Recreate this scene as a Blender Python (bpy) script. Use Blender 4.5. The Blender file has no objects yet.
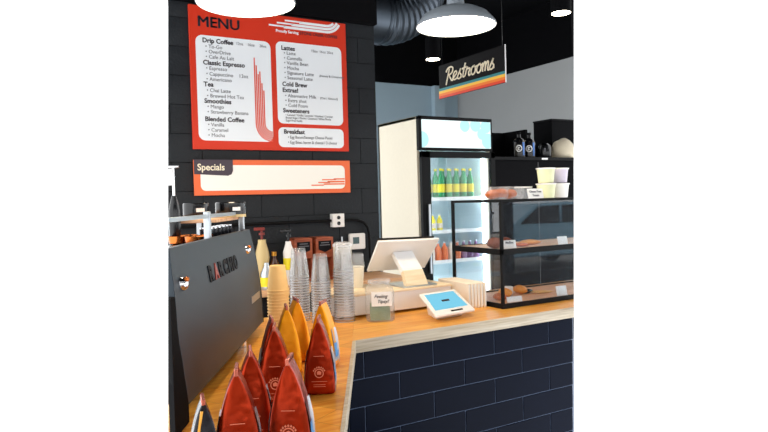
import bpy, bmesh, math, random
from mathutils import Vector, Matrix

random.seed(7)
SC = bpy.context.scene
COL = SC.collection

# ------------------------------------------------------------------ camera
YAW, PIT, ROL, FPX = 0.530251, 0.025717, 0.0278735, 640.39
F = Vector((math.sin(YAW)*math.cos(PIT), math.cos(YAW)*math.cos(PIT), -math.sin(PIT)))
r0 = Vector((math.cos(YAW), -math.sin(YAW), 0))
d0 = F.cross(r0)
if d0.z > 0: d0 = -d0
r1 = r0*math.cos(ROL) + d0*math.sin(ROL)
d1 = -r0*math.sin(ROL) + d0*math.cos(ROL)
cam = bpy.data.objects.new('camera', bpy.data.cameras.new('camera'))
COL.objects.link(cam)
R = Matrix((r1, -d1, -F)).transposed()
cam.matrix_world = Matrix.Translation((0, 0, 1.55)) @ R.to_4x4()
cam.data.sensor_width = 36
cam.data.lens = FPX*36/768
cam.data.clip_start = 0.02
SC.camera = cam

# ------------------------------------------------------------------ world, exposure
W = bpy.data.worlds.new('daylight'); SC.world = W; W.use_nodes = True
W.node_tree.nodes['Background'].inputs[0].default_value = (0.97, 0.99, 1.0, 1)
W.node_tree.nodes['Background'].inputs[1].default_value = 2.0
SC.view_settings.view_transform = 'Standard'
SC.view_settings.look = 'None'
SC.view_settings.gamma = 1
SC.view_settings.use_curve_mapping = False
SC.view_settings.exposure = 0.32
SC.cycles.transparent_max_bounces = 64
SC.cycles.max_bounces = 10

# ------------------------------------------------------------------ materials
def srgb(r, g, b):
    f = lambda c: (c/255/12.92) if c/255 <= 0.04045 else ((c/255+0.055)/1.055)**2.4
    return (f(r), f(g), f(b), 1)

def pmat(name, col, rough=0.5, metal=0.0, noise=0.0, nscale=30, spec=0.5, bump=0.0, bscale=80, coat=0.0, trans=0.0):
    m = bpy.data.materials.new(name); m.use_nodes = True
    nt = m.node_tree; b = nt.nodes['Principled BSDF']
    b.inputs['Base Color'].default_value = col
    b.inputs['Roughness'].default_value = rough
    b.inputs['Metallic'].default_value = metal
    b.inputs['Specular IOR Level'].default_value = spec
    b.inputs['Coat Weight'].default_value = coat
    b.inputs['Transmission Weight'].default_value = trans
    tc = nt.nodes.new('ShaderNodeTexCoord')
    nz = nt.nodes.new('ShaderNodeTexNoise'); nz.inputs['Scale'].default_value = nscale; nz.inputs['Detail'].default_value = 4
    nt.links.new(tc.outputs['Object'], nz.inputs['Vector'])
    if noise:
        mx = nt.nodes.new('ShaderNodeMix'); mx.data_type = 'RGBA'
        mx.inputs['A'].default_value = [c*(1-noise) for c in col[:3]]+[1]
        mx.inputs['B'].default_value = [min(1, c*(1+noise)) for c in col[:3]]+[1]
        nt.links.new(nz.outputs['Fac'], mx.inputs['Factor'])
        nt.links.new(mx.outputs['Result'], b.inputs['Base Color'])
    if bump:
        bp = nt.nodes.new('ShaderNodeBump'); bp.inputs['Strength'].default_value = bump; bp.inputs['Distance'].default_value = 0.01
        n2 = nt.nodes.new('ShaderNodeTexNoise'); n2.inputs['Scale'].default_value = bscale
        nt.links.new(tc.outputs['Object'], n2.inputs['Vector'])
        nt.links.new(n2.outputs['Fac'], bp.inputs['Height'])
        nt.links.new(bp.outputs['Normal'], b.inputs['Normal'])
    return m

def wood(name, c1, c2, ang=0.0, rough=0.35, stretch=14, plank=0.0, coat=0.0, spec=0.5):
    m = bpy.data.materials.new(name); m.use_nodes = True
    nt = m.node_tree; b = nt.nodes['Principled BSDF']
    b.inputs['Roughness'].default_value = rough; b.inputs['Coat Weight'].default_value = coat
    b.inputs['Specular IOR Level'].default_value = spec
    tc = nt.nodes.new('ShaderNodeTexCoord'); mp = nt.nodes.new('ShaderNodeMapping')
    mp.inputs['Rotation'].default_value = (0, 0, ang)
    mp.inputs['Scale'].default_value = (1.2, stretch, stretch)
    nt.links.new(tc.outputs['Object'], mp.inputs['Vector'])
    nz = nt.nodes.new('ShaderNodeTexNoise'); nz.inputs['Scale'].default_value = 3.0; nz.inputs['Detail'].default_value = 7; nz.inputs['Distortion'].default_value = 0.6
    nt.links.new(mp.outputs[0], nz.inputs['Vector'])
    cr = nt.nodes.new('ShaderNodeValToRGB')
    cr.color_ramp.elements[0].position = 0.33; cr.color_ramp.elements[0].color = c1
    cr.color_ramp.elements[1].position = 0.66; cr.color_ramp.elements[1].color = c2
    nt.links.new(nz.outputs['Fac'], cr.inputs[0])
    out = cr.outputs[0]
    if plank:
        m2 = nt.nodes.new('ShaderNodeMapping'); m2.inputs['Rotation'].default_value = (0, 0, ang)
        nt.links.new(tc.outputs['Object'], m2.inputs['Vector'])
        bk = nt.nodes.new('ShaderNodeTexBrick'); bk.inputs['Scale'].default_value = 1
        bk.inputs['Brick Width'].default_value = 0.9; bk.inputs['Row Height'].default_value = plank
        bk.inputs['Mortar Size'].default_value = 0.001
        bk.inputs['Color1'].default_value = (0.8, 0.8, 0.8, 1); bk.inputs['Color2'].default_value = (1, 1, 1, 1); bk.inputs['Mortar'].default_value = (0.55, 0.5, 0.45, 1)
        nt.links.new(m2.outputs[0], bk.inputs['Vector'])
        mu = nt.nodes.new('ShaderNodeMix'); mu.data_type = 'RGBA'; mu.blend_type = 'MULTIPLY'; mu.inputs['Factor'].default_value = 1
        nt.links.new(out, mu.inputs['A']); nt.links.new(bk.outputs['Color'], mu.inputs['B'])
        out = mu.outputs['Result']
    nt.links.new(out, b.inputs['Base Color'])
    return m

def emit(name, col, s):
    m = bpy.data.materials.new(name); m.use_nodes = True
    nt = m.node_tree; nt.nodes.clear()
    e = nt.nodes.new('ShaderNodeEmission'); e.inputs[0].default_value = col; e.inputs[1].default_value = s
    o = nt.nodes.new('ShaderNodeOutputMaterial'); nt.links.new(e.outputs[0], o.inputs[0])
    return m

def clear(name, tint=(1, 1, 1, 1), haze=0.0, hazecol=(0.9, 0.93, 0.95, 1), gloss=0.03, ior=1.45):
    """thin clear sheet: fresnel reflection over transparency with a little milky diffuse"""
    m = bpy.data.materials.new(name); m.use_nodes = True
    nt = m.node_tree; nt.nodes.clear()
    tr = nt.nodes.new('ShaderNodeBsdfTransparent'); tr.inputs[0].default_value = tint
    df = nt.nodes.new('ShaderNodeBsdfDiffuse'); df.inputs[0].default_value = hazecol
    tl = nt.nodes.new('ShaderNodeBsdfTranslucent'); tl.inputs[0].default_value = hazecol
    a = nt.nodes.new('ShaderNodeMixShader'); a.inputs[0].default_value = 0.5
    nt.links.new(df.outputs[0], a.inputs[1]); nt.links.new(tl.outputs[0], a.inputs[2])
    h = nt.nodes.new('ShaderNodeMixShader'); h.inputs[0].default_value = haze
    nt.links.new(tr.outputs[0], h.inputs[1]); nt.links.new(a.outputs[0], h.inputs[2])
    gl = nt.nodes.new('ShaderNodeBsdfGlossy'); gl.inputs['Roughness'].default_value = gloss
    lw = nt.nodes.new('ShaderNodeLayerWeight'); lw.inputs[0].default_value = 0.5
    pw = nt.nodes.new('ShaderNodeMath'); pw.operation = 'POWER'; pw.inputs[1].default_value = 5
    nt.links.new(lw.outputs['Facing'], pw.inputs[0])
    f0 = ((ior-1)/(ior+1))**2
    fr = nt.nodes.new('ShaderNodeMath'); fr.operation = 'MULTIPLY_ADD'; fr.inputs[1].default_value = 0.9*(1-f0); fr.inputs[2].default_value = f0
    nt.links.new(pw.outputs[0], fr.inputs[0])
    mx = nt.nodes.new('ShaderNodeMixShader')
    nt.links.new(fr.outputs[0], mx.inputs[0]); nt.links.new(h.outputs[0], mx.inputs[1]); nt.links.new(gl.outputs[0], mx.inputs[2])
    o = nt.nodes.new('ShaderNodeOutputMaterial'); nt.links.new(mx.outputs[0], o.inputs[0])
    return m

M = {}
M['block'] = pmat('painted_block', srgb(33, 36, 40), 0.55, noise=0.12, nscale=4, bump=0.25, bscale=60, spec=0.22)
M['mortar'] = pmat('painted_joint', srgb(20, 22, 25), 0.8, spec=0.2)
M['black'] = pmat('matte_black', srgb(9, 9, 12), 0.8, spec=0.08, noise=0.1)
M['blackpaint'] = pmat('black_paint', srgb(13, 13, 15), 0.6, spec=0.15)
M['grey_wall'] = pmat('grey_wall', srgb(178, 180, 181), 0.8, noise=0.05, nscale=2)
M['blue_wall'] = pmat('blue_grey_wall', srgb(176, 200, 214), 0.8, noise=0.05, nscale=2)
M['floor'] = pmat('concrete_floor', srgb(120, 115, 108), 0.5, noise=0.15, nscale=5)
M['tile'] = pmat('navy_tile', srgb(10, 17, 34), 0.28, noise=0.2, nscale=3, spec=0.05)
M['grout'] = pmat('grout', srgb(78, 92, 118), 0.85)
M['wood_top'] = wood('counter_wood', srgb(232, 146, 40), srgb(252, 190, 88), 0.0, rough=0.35, plank=0.11, coat=0.0, spec=0.35)
M['wood_left'] = wood('counter_wood_left', srgb(230, 140, 34), srgb(252, 184, 78), 1.06, rough=0.35, plank=0.11, coat=0.0, spec=0.35)
M['edge'] = wood('edge_band', srgb(176, 160, 136), srgb(212, 200, 180), 0.0, rough=0.5, stretch=30)
M['shelfwood'] = wood('shelf_wood', srgb(206, 150, 104), srgb(232, 184, 140), 0, rough=0.45)
M['tan'] = wood('tan_wood', srgb(236, 208, 166), srgb(246, 226, 192), 0, rough=0.4)
M['red'] = pmat('sign_red', srgb(212, 52, 26), 0.45, spec=0.3)
M['orange_sign'] = pmat('sign_orange', srgb(238, 112, 66), 0.45, spec=0.3)
M['panel'] = pmat('sign_panel', srgb(238, 242, 246), 0.5, spec=0.2)
M['cream_panel'] = pmat('specials_panel', srgb(250, 245, 236), 0.35, spec=0.4)
M['ink'] = pmat('dark_ink', srgb(40, 34, 44), 0.6)
M['ink2'] = pmat('grey_ink', srgb(104, 104, 112), 0.6)
M['coral'] = pmat('coral_ink', srgb(226, 88, 66), 0.6)
M['plum'] = pmat('plum_tab', srgb(66, 54, 66), 0.5)
M['shade'] = pmat('shade_enamel', srgb(142, 150, 158), 0.4)
M['white'] = pmat('white_enamel', srgb(236, 236, 236), 0.35)
M['whiteplastic'] = pmat('white_plastic', srgb(240, 236, 232), 0.4)
M['creampaint'] = pmat('cream_paint', srgb(232, 222, 200), 0.5, noise=0.03)
M['paper'] = pmat('white_paper', srgb(240, 238, 232), 0.8, noise=0.03)
M['kraft'] = pmat('kraft_paper', srgb(240, 200, 132), 0.75, noise=0.05)
M['kraftbag'] = pmat('bag_paper', srgb(240, 226, 206), 0.8, noise=0.04)
M['chrome'] = pmat('chrome', srgb(215, 215, 218), 0.16, 1.0)
M['steel'] = pmat('brushed_steel', srgb(190, 195, 200), 0.32, 1.0, noise=0.08)
M['copper'] = pmat('copper', srgb(200, 112, 54), 0.25, 1.0)
M['machine'] = pmat('machine_panel', srgb(50, 59, 67), 0.45, 0.2, spec=0.3)
M['gloss_black'] = pmat('gloss_black', srgb(12, 13, 17), 0.2, spec=0.5)
M['logo_black'] = pmat('badge_black', srgb(7, 9, 18), 0.6, spec=0.2)
M['logo_red'] = pmat('badge_red', srgb(150, 52, 40), 0.4)
M['bag_red'] = pmat('foil_red', srgb(150, 38, 6), 0.28, 0.75, noise=0.55, nscale=12, bump=0.6, bscale=18, spec=0.3)  # strong colour mottling stands in for glossy highlights on the foil
M['bag_yel'] = pmat('foil_yellow', srgb(246, 156, 10), 0.36, 0.45, noise=0.15, nscale=9, bump=0.6, bscale=18, spec=0.3)
M['bag_seam'] = pmat('foil_seam', srgb(196, 104, 84), 0.2, 0.6)  # paler red: highlight along the top fold put into the colour
M['bag_print'] = pmat('pale_print', srgb(212, 110, 80), 0.5)
M['bag_side'] = pmat('silver_side', srgb(180, 176, 184), 0.3, 0.4, noise=0.3, nscale=14)
M['bag_blue'] = pmat('blue_print', srgb(60, 140, 205), 0.35)
M['bag_black'] = pmat('foil_black', srgb(24, 24, 32), 0.25, 0.4, bump=0.5, bscale=16)
M['gold'] = pmat('gold_trim', srgb(222, 160, 66), 0.3, 0.8)
M['glass'] = clear('pane_glass', (0.97, 0.99, 1, 1), 0.01, gloss=0.01)
M['case_glass'] = clear('case_glass', (0.97, 0.985, 1, 1), 0.01, (0.6, 0.75, 0.9, 1), gloss=0.01, ior=1.6)
M['clearcup'] = clear('clear_plastic_cup', (0.97, 0.97, 0.97, 1), 0.09, (0.9, 0.92, 0.95, 1), gloss=0.08)
M['cuprim'] = clear('cup_rim_plastic', (0.95, 0.96, 0.98, 1), 0.4, (0.9, 0.93, 0.97, 1), gloss=0.08)
M['clearbox'] = clear('clear_clamshell', (0.97, 0.97, 0.97, 1), 0.2, (0.9, 0.92, 0.95, 1), gloss=0.1)
M['screen'] = emit('tablet_screen', srgb(120, 196, 222), 0.95)
M['header'] = emit('lit_header', srgb(236, 252, 253), 1.1)
M['header_teal'] = emit('lit_header_teal', srgb(184, 236, 242), 1.0)
M['led'] = emit('led_strip', (0.85, 0.95, 1, 1), 15.0)
M['lampglow'] = emit('pendant_glow', (1.0, 0.83, 0.60, 1), 26.0)
M['canglow'] = emit('can_glow', (1.0, 0.88, 0.68, 1), 16.0)
M['fridge_in'] = pmat('fridge_liner', srgb(222, 240, 246), 0.5)
M['green'] = pmat('green_bottle', srgb(20, 150, 90), 0.2, coat=0.3)
M['yellow'] = pmat('yellow_label', srgb(240, 220, 30), 0.5)
M['orange_can'] = pmat('orange_drink', srgb(226, 110, 50), 0.35, noise=0.3)
M['purple_can'] = pmat('purple_drink', srgb(120, 70, 130), 0.35, noise=0.2)
M['pale_can'] = pmat('pale_drink', srgb(230, 215, 200), 0.35)
M['teal'] = pmat('stripe_teal', srgb(40, 132, 138), 0.5)
M['s_yel'] = pmat('stripe_yellow', srgb(246, 196, 66), 0.5)
M['s_org'] = pmat('stripe_orange', srgb(242, 128, 36), 0.5)
M['s_red'] = pmat('stripe_red', srgb(226, 62, 32), 0.5)
M['cream_ink'] = pmat('cream_lettering', srgb(244, 232, 204), 0.5)
M['duct'] = pmat('galvanised_duct', srgb(84, 92, 102), 0.38, 0.9, noise=0.12, nscale=6)
M['cookie'] = pmat('cookie', srgb(190, 96, 36), 0.8, noise=0.35, nscale=60, bump=0.6, bscale=120)
M['cookie_dark'] = pmat('muffin', srgb(120, 52, 28), 0.8, noise=0.35, nscale=60, bump=0.6, bscale=120)
M['pastry'] = pmat('pastry', srgb(226, 150, 60), 0.6, noise=0.3, nscale=50, bump=0.5, bscale=90)
M['cloth'] = pmat('cream_cloth', srgb(214, 202, 178), 0.85, noise=0.08, bump=0.3, bscale=20)
M['bluelabel'] = pmat('blue_label', srgb(50, 110, 190), 0.5)
M['tubA'] = pmat('tub_lemon', srgb(232, 234, 190), 0.5, noise=0.2, nscale=18)
M['tubB'] = pmat('tub_lilac', srgb(214, 204, 222), 0.5, noise=0.2, nscale=18)
M['woodbox'] = wood('dispenser_wood', srgb(140, 66, 40), srgb(184, 96, 62), 0, rough=0.5)
M['darkred'] = pmat('dark_red_plastic', srgb(120, 30, 20), 0.4)
M['syrup'] = pmat('cream_ceramic', srgb(206, 182, 128), 0.4)
M['amber'] = pmat('amber_glass', srgb(70, 36, 16), 0.2, coat=0.3)
M['cash'] = pmat('banknote', srgb(120, 150, 118), 0.8, noise=0.45, nscale=40)
M['lcd'] = pmat('thermostat_lcd', srgb(74, 96, 98), 0.3)
M['tag'] = pmat('price_tag', srgb(240, 240, 238), 0.6)

# ------------------------------------------------------------------ mesh helpers
class MB:
    def __init__(s): s.v = []; s.f = []
    def add(s, vs, fs):
        n = len(s.v); s.v += [tuple(v) for v in vs]; s.f += [tuple(i+n for i in f) for f in fs]; return s
    def box(s, x0, x1, y0, y1, z0, z1):
        return s.add([(x0,y0,z0),(x1,y0,z0),(x1,y1,z0),(x0,y1,z0),(x0,y0,z1),(x1,y0,z1),(x1,y1,z1),(x0,y1,z1)],
                     [(0,3,2,1),(4,5,6,7),(0,1,5,4),(1,2,6,5),(2,3,7,6),(3,0,4,7)])
    def prism(s, poly, a, b, axis='z'):
        """poly: 2-D points; axis z: (x,y)+z ; y: (x,z)+y ; x: (y,z)+x"""
        def P(p, t): return {'z': (p[0], p[1], t), 'y': (p[0], t, p[1]), 'x': (t, p[0], p[1])}[axis]
        n = len(poly)
        return s.add([P(p, a) for p in poly]+[P(p, b) for p in poly],
                     [tuple(range(n))[::-1], tuple(range(n, 2*n))]+[(i, (i+1) % n, (i+1) % n+n, i+n) for i in range(n)])
    def loft(s, rings, cap=True, close=True):
        n = len(rings[0]); vs = [p for r in rings for p in r]; fs = []
        for k in range(len(rings)-1):
            for i in range(n if close else n-1):
                j = (i+1) % n
                fs.append((k*n+i, k*n+j, (k+1)*n+j, (k+1)*n+i))
        if cap:
            fs.append(tuple(range(n))[::-1]); fs.append(tuple((len(rings)-1)*n+i for i in range(n)))
        return s.add(vs, fs)
    def lathe(s, prof, c=(0,0,0), n=24, cap=True):
        return s.loft([[(c[0]+r*math.cos(2*math.pi*i/n), c[1]+r*math.sin(2*math.pi*i/n), c[2]+z) for i in range(n)] for r, z in prof], cap)
    def cyl(s, p0, p1, r0, r1=None, n=16):
        return s.tube([p0, p1], [r0, r0 if r1 is None else r1], n)
    def tube(s, pts, r, n=8):
        pts = [Vector(p) for p in pts]; rs = r if isinstance(r, (list, tuple)) else [r]*len(pts)
        up = None; rings = []
        for i, p in enumerate(pts):
            t = (pts[min(i+1, len(pts)-1)]-pts[max(i-1, 0)]).normalized()
            if up is None:
                up = t.orthogonal().normalized()
            else:
                up = (up - t*up.dot(t)).normalized()
            w = t.cross(up)
            rings.append([p+(up*math.cos(2*math.pi*k/n)+w*math.sin(2*math.pi*k/n))*rs[i] for k in range(n)])
        return s.loft(rings)
    def xf(s, f):
        s.v = [tuple(f(*v)) for v in s.v]; return s
    def build(s, name, mat, parent=None, bevel=0, smooth=True, seg=2, loc=None, rot=None):
        me = bpy.data.meshes.new(name); me.from_pydata(s.v, [], s.f); me.update()
        bm = bmesh.new(); bm.from_mesh(me); bmesh.ops.recalc_face_normals(bm, faces=bm.faces); bm.to_mesh(me); bm.free()
        if smooth:
            for p in me.polygons: p.use_smooth = True
            me.set_sharp_from_angle(angle=math.radians(35))
        me.materials.append(mat)
        o = bpy.data.objects.new(name, me); COL.objects.link(o)
        if parent: o.parent = parent
        if loc: o.location = loc
        if rot: o.rotation_euler = rot
        if bevel:
            b = o.modifiers.new('bevel', 'BEVEL'); b.width = bevel; b.segments = seg; b.limit_method = 'ANGLE'; b.angle_limit = math.radians(40)
        return o

def tag(o, label=None, cat=None, group=None, kind=None):
    if label: o['label'] = label
    if cat: o['category'] = cat
    if group: o['group'] = group
    if kind: o['kind'] = kind
    return o
def thing(name, label, cat, loc=(0,0,0), rz=0.0, group=None):
    o = bpy.data.objects.new(name, None); COL.objects.link(o); o.empty_display_size = 0.05
    o.location = loc; o.rotation_euler = (0, 0, rz)
    return tag(o, label, cat, group)
def struct(o): return tag(o, kind='structure')
def dup(root, loc, rz=0.0, label=None, group=None):
    r = root.copy(); COL.objects.link(r); r.location = loc; r.rotation_euler = (0, 0, rz)
    if label: r['label'] = label
    if group: r['group'] = group
    for ch in list(root.children):
        c = ch.copy(); COL.objects.link(c); c.parent = r
        for g in list(ch.children):
            d = g.copy(); COL.objects.link(d); d.parent = c
    return r

def rrect(x0, x1, y0, y1, r, n=6):
    pts = []
    for cx, cy, a in ((x1-r, y1-r, 0), (x0+r, y1-r, 90), (x0+r, y0+r, 180), (x1-r, y0+r, 270)):
        for i in range(n+1):
            t = math.radians(a+90*i/n); pts.append((cx+r*math.cos(t), cy+r*math.sin(t)))
    return pts

def put_text(mb, s, size, x, y, offset=0.0, sx=1.0, shear=0.0, depth=0.0008, align='LEFT', track=1.0):
    cu = bpy.data.curves.new('t', 'FONT'); cu.body = s; cu.size = size; cu.extrude = depth; cu.offset = offset
    cu.shear = shear; cu.align_x = align; cu.space_character = track; cu.resolution_u = 3
    ob = bpy.data.objects.new('t', cu); COL.objects.link(ob)
    dg = bpy.context.evaluated_depsgraph_get()
    me = bpy.data.meshes.new_from_object(ob.evaluated_get(dg))
    mb.add([(v.co.x*sx+x, v.co.y+y, v.co.z) for v in me.vertices], [tuple(p.vertices) for p in me.polygons])
    bpy.data.objects.remove(ob); bpy.data.curves.remove(cu); bpy.data.meshes.remove(me)

TH = math.radians(29.33)
CX, CY, CZ = 1.247, 2.422, 0.95          # corner of the two counter runs, counter-top height
def LR(n, l, z=0.0):                      # left-run frame -> room
    return Vector((CX+n*math.cos(TH)+l*math.sin(TH), CY-n*math.sin(TH)+l*math.cos(TH), z))
# ends of the modelled stretch of the cafe
def XL(y, z=0.95): return 0.2085*y+0.0354*(z-1.55)
def XR(y, z=0.95): return 1.0703*y+0.0284*(z-1.55)

# ------------------------------------------------------------------ structure
m = MB(); m.prism([(-0.6, -1.6), (2.15, -1.6), (2.15, 2.1), (XR(3.2, 0), 3.2), (XR(8.1, 0), 8.1), (XL(8.1, 0), 8.1), (XL(4, 0), 4.0), (0.2, 2.4), (-0.6, 1.0)], -0.1, 0)
struct(m.build('floor', M['floor'], smooth=False))
m = MB(); m.prism([(-1.2, -1.6), (6.5, -1.6), (6.5, 5.4), (XR(5.7, 4), 5.7), (6.3, 8.2), (XL(8.2, 4), 8.2), (XL(6.2, 4), 6.2), (-1.2, 4.6)], 4.0, 4.1)
struct(m.build('ceiling', M['black'], smooth=False))

# block wall: courses 0.2 m with real joints
wl, wr = 0.905, 2.478
m = MB(); zz = -0.07; k = 0
backing = MB().box(0.8, wr, 4.306, 4.5, 0, 4.0)
struct(backing.build('wall_back', M['mortar'], smooth=False))
while zz < 2.88:
    a, b = max(zz, 0)+0.002, min(zz+0.19, 2.885)-0.002
    x = 0.93-0.4*((k+1) % 2)*0.5-0.4
    while x < wr:
        l0, l1 = max(x, 0.8)+0.002, min(x+0.4, wr)-0.002
        if l1-l0 > 0.01: m.box(l0, l1, 4.3, 4.31, a, b)
        x += 0.4
    zz += 0.19; k += 1
o = m.build('wall_back_blocks', M['block'], bevel=0.0025); o.parent = bpy.data.objects['wall_back']; 
m = MB().box(0.8, wr, 4.25, 4.31, 2.885, 4.0); struct(m.build('trim_1', M['black'], smooth=False))

m = MB().box(2.0, 6.07, 8.0, 8.15, 0, 3.24); struct(m.build('wall_far', M['blue_wall'], smooth=False))
m = MB().box(5.57, 5.77, 7.9, 8.0, 0, 3.24); struct(m.build('trim_2', M['blue_wall'], bevel=0.01))
m = MB().prism([(5.62, 0), (8.15, 0), (8.15, 3.245), (5.62, 3.245)], 6.07, 6.2, 'x'); struct(m.build('wall_right', M['grey_wall'], smooth=False))
m = MB().box(2.0, 6.07, 7.96, 8.15, 3.24, 4.0).prism([(5.63, 3.245), (8.15, 3.245), (8.15, 4.0), (5.65, 4.0)], 6.05, 6.2, 'x')
struct(m.build('trim_3', M['black'], smooth=False))
# shop front behind the viewer and the street outside it (seen mirrored in the case and fridge glass)
m = MB(); m.box(-3.0, 10.0, -2.35, -2.2, 0, 0.35).box(-3.0, 10.0, -2.35, -2.2, 2.75, 4.0)
struct(m.build('wall_front', M['blackpaint'], smooth=False))
for i in range(9):
    x = -3.0+i*1.6
    fr = struct(MB().box(x-.05, x+.05, -2.34, -2.21, 0.35, 2.75).build('window_%d' % (i+1), M['blackpaint'], bevel=.004))
m = MB(); m.box(-6, 22, -16, -2.35, -0.15, -0.05); struct(m.build('trim_4', M['floor'], smooth=False))
t = thing('parked_car', 'pale blue car parked outside, seen only mirrored in the pastry case glass', 'car', (9.9, -5.6, -0.05), 0.15)
m = MB(); side = [(-2.15, .35), (-2.1, .75), (-1.5, .9), (-.75, 1.0), (-.2, 1.42), (1.1, 1.45), (1.7, 1.02), (2.1, .95), (2.2, .4), (1.9, .3), (-1.9, .3)]
m.loft([[(x, -.85, z) for x, z in side], [(x, -.75+.0, z+.0) for x, z in side], [(x, .75, z) for x, z in side], [(x, .85, z) for x, z in side]]); m.build('body', pmat('car_paint', srgb(150, 196, 220), 0.25, 0.3, coat=0.5), t, bevel=.04)
for sy in (-1, 1):
    m = MB().prism([(-.62, 1.0), (-.14, 1.36), (.4, 1.38), (.4, 1.0)], sy*.855-.005, sy*.855+.005, 'y').prism([(.46, 1.0), (.46, 1.38), (1.06, 1.39), (1.5, 1.02)], sy*.855-.005, sy*.855+.005, 'y'); m.build('side_window', M['gloss_black'], t)
    for wx in (-1.35, 1.35):
        m = MB().cyl((wx, sy*.72, .32), (wx, sy*.88, .32), .32, n=28); wh = m.build('wheel', M['black'], t)
        MB().cyl((wx, sy*.87, .32), (wx, sy*.895, .32), .19, n=20).build('wheel_rim', M['steel'], wh)
# ------------------------------------------------------------------ duct
t = thing('air_duct', 'galvanised round spiral air duct hanging under the black ceiling', 'duct', (0, 5.7, 3.42))
m = MB(); m.tube([(2.2, 0, 0), (3.35, 0, 0)], 0.27, 32); m.build('duct_pipe', M['duct'], t)
m = MB()
for i in range(5): 
    x = 2.3+i*0.26
    m.tube([(x, 0, 0), (x+0.012, 0, 0)], 0.278, 32)
m.build('seam_ring', M['duct'], t)
m = MB(); pts = []; rs = []
for i in range(49):
    a = i/48*1.35
    pts.append((3.35+0.55*math.sin(a), -0.0, 0.55*(1-math.cos(a)))); rs.append(0.27+(0.012 if i % 4 < 2 else -0.006))
m.tube(pts, rs, 32); m.build('flexible_elbow', M['duct'], t)
m = MB()
m.box(2.52, 2.54, -0.01, 0.01, 0.27, 0.58); m.build('hanger_strap', M['steel'], t)

# ------------------------------------------------------------------ counter
m = MB()
top = [(CX, CY), (XR(CY), CY), (XR(3.2), 3.2), (XL(3.2), 3.2), (XL(2.9), 2.9), (XL(1.6), 1.6), (XL(0.85), 0.85)]
e = LR(0, -1.8); top.append((e.x, e.y))
jy = 3.2
t = thing('wooden_worktop', 'long orange toned wooden counter top running around the corner above navy tiles', 'counter top', (CX, CY, CZ))
def rel(p, dx=CX, dy=CY): return [(a-dx, b-dy) for a, b in p]
j = LR(-1.35, 0.0)
right_poly = [(CX, CY), (XR(CY), CY), (XR(3.2), 3.2), (1.247+0.42, 3.2)]
left_poly = [(CX, CY), (1.247+0.42, 3.2), (XL(3.2), 3.2), (XL(2.0), 2.0), (XL(0.85), 0.85), (e.x, e.y)]
MB().prism(rel(right_poly), -0.05, 0).build('right_slab', M['wood_top'], t, bevel=0.002)
MB().prism(rel(left_poly), -0.05, 0).build('left_slab', M['wood_left'], t, bevel=0.002)
MB().prism(rel([(CX, CY), (CX+0.012, CY-0.006), (XR(CY)-0.006, CY-0.006), (XR(CY), CY)]), -0.053, 0.001).build('edge_band', M['edge'], t)
pe = [(CX, CY), (CX+0.012, CY-0.006), (e.x+0.008, e.y-0.004), (e.x, e.y)]
MB().prism(rel(pe), -0.053, 0.001).build('edge_band', M['edge'], t)

t = thing('tiled_counter_base', 'dark navy brick tiled front of the counter below the wooden top', 'counter base', (CX, CY, 0))
ov = 0.02
b0 = (CX-0.01, CY+ov); 
MB().prism([(b0[0]-CX, ov+0.01), (XR(CY+ov, 0.4)-CX, ov+0.01), (XR(3.1, 0.4)-CX, 3.1-CY), (b0[0]+0.3-CX, 3.1-CY)], 0, 0.894).build('cabinet_body', M['grout'], t, smooth=False)
lb = [LR(-0.03, 0.0), LR(-0.03, -1.75), LR(-0.35, -1.75), LR(-0.45, 0.35)]
MB().prism([(p.x-CX, p.y-CY) for p in lb], 0, 0.894).build('side_body', M['grout'], t, smooth=False)
m = MB(); rh = 0.1225; tw = 0.367; z1 = 0.893; row = 0
xe = lambda z: XR(CY+ov, z)
while z1 > 0.02:
    z0 = max(z1-rh, 0)
    x = 1.681-tw*4 + (0 if row % 2 == 0 else 0.18)
    while x < 2.7:
        a, b = max(x, CX-0.012)+0.0022, min(x+tw, xe((z0+z1)/2))-0.0022
        if b-a > 0.01: m.box(a-CX, b-CX, ov+0.0065, ov+0.012, z0+0.0022, z1-0.0022)
        x += tw
    z1 -= rh; row += 1
m.build('brick_tiles', M['tile'], t, bevel=0.0018)
m = MB(); z1 = 0.893; row = 0
while z1 > 0.02:
    z0 = max(z1-rh, 0); l = -0.012-0.09*(row % 2)
    first = True; l1 = -0.01
    while l1 > -1.7:
        l0 = max(l1-(tw if not first else tw*(0.6 if row % 2 else 1)), -1.74)
        q = [LR(-0.03, l1-0.002), LR(-0.0265, l1-0.002), LR(-0.0265, l0+0.002), LR(-0.03, l0+0.002)]
        m.prism([(p.x-CX, p.y-CY) for p in q], z0+0.0022, z1-0.0022); l1 = l0; first = False
    z1 -= rh; row += 1
m.build('side_brick_tiles', M['tile'], t, bevel=0.0018)

# back bar along the block wall
t = thing('back_bar', 'dark low back counter along the block wall behind the machine', 'counter', (1.0, 3.85, 0))
MB().prism([(XL(3.8, 0.6)-1.0, 0), (1.42, 0), (1.42, 0.43), (XL(4.2, 0.6)-1.0, 0.43)], 0, 0.96).build('cabinet', M['blackpaint'], t, bevel=0.004)
MB().prism([(XL(3.8, 0.6)-1.0, -0.03), (1.44, -0.03), (1.44, 0.44), (XL(4.2, 0.6)-1.0, 0.44)], 0.96, 1.0).build('top', M['shelfwood'], t, bevel=0.003)

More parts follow.
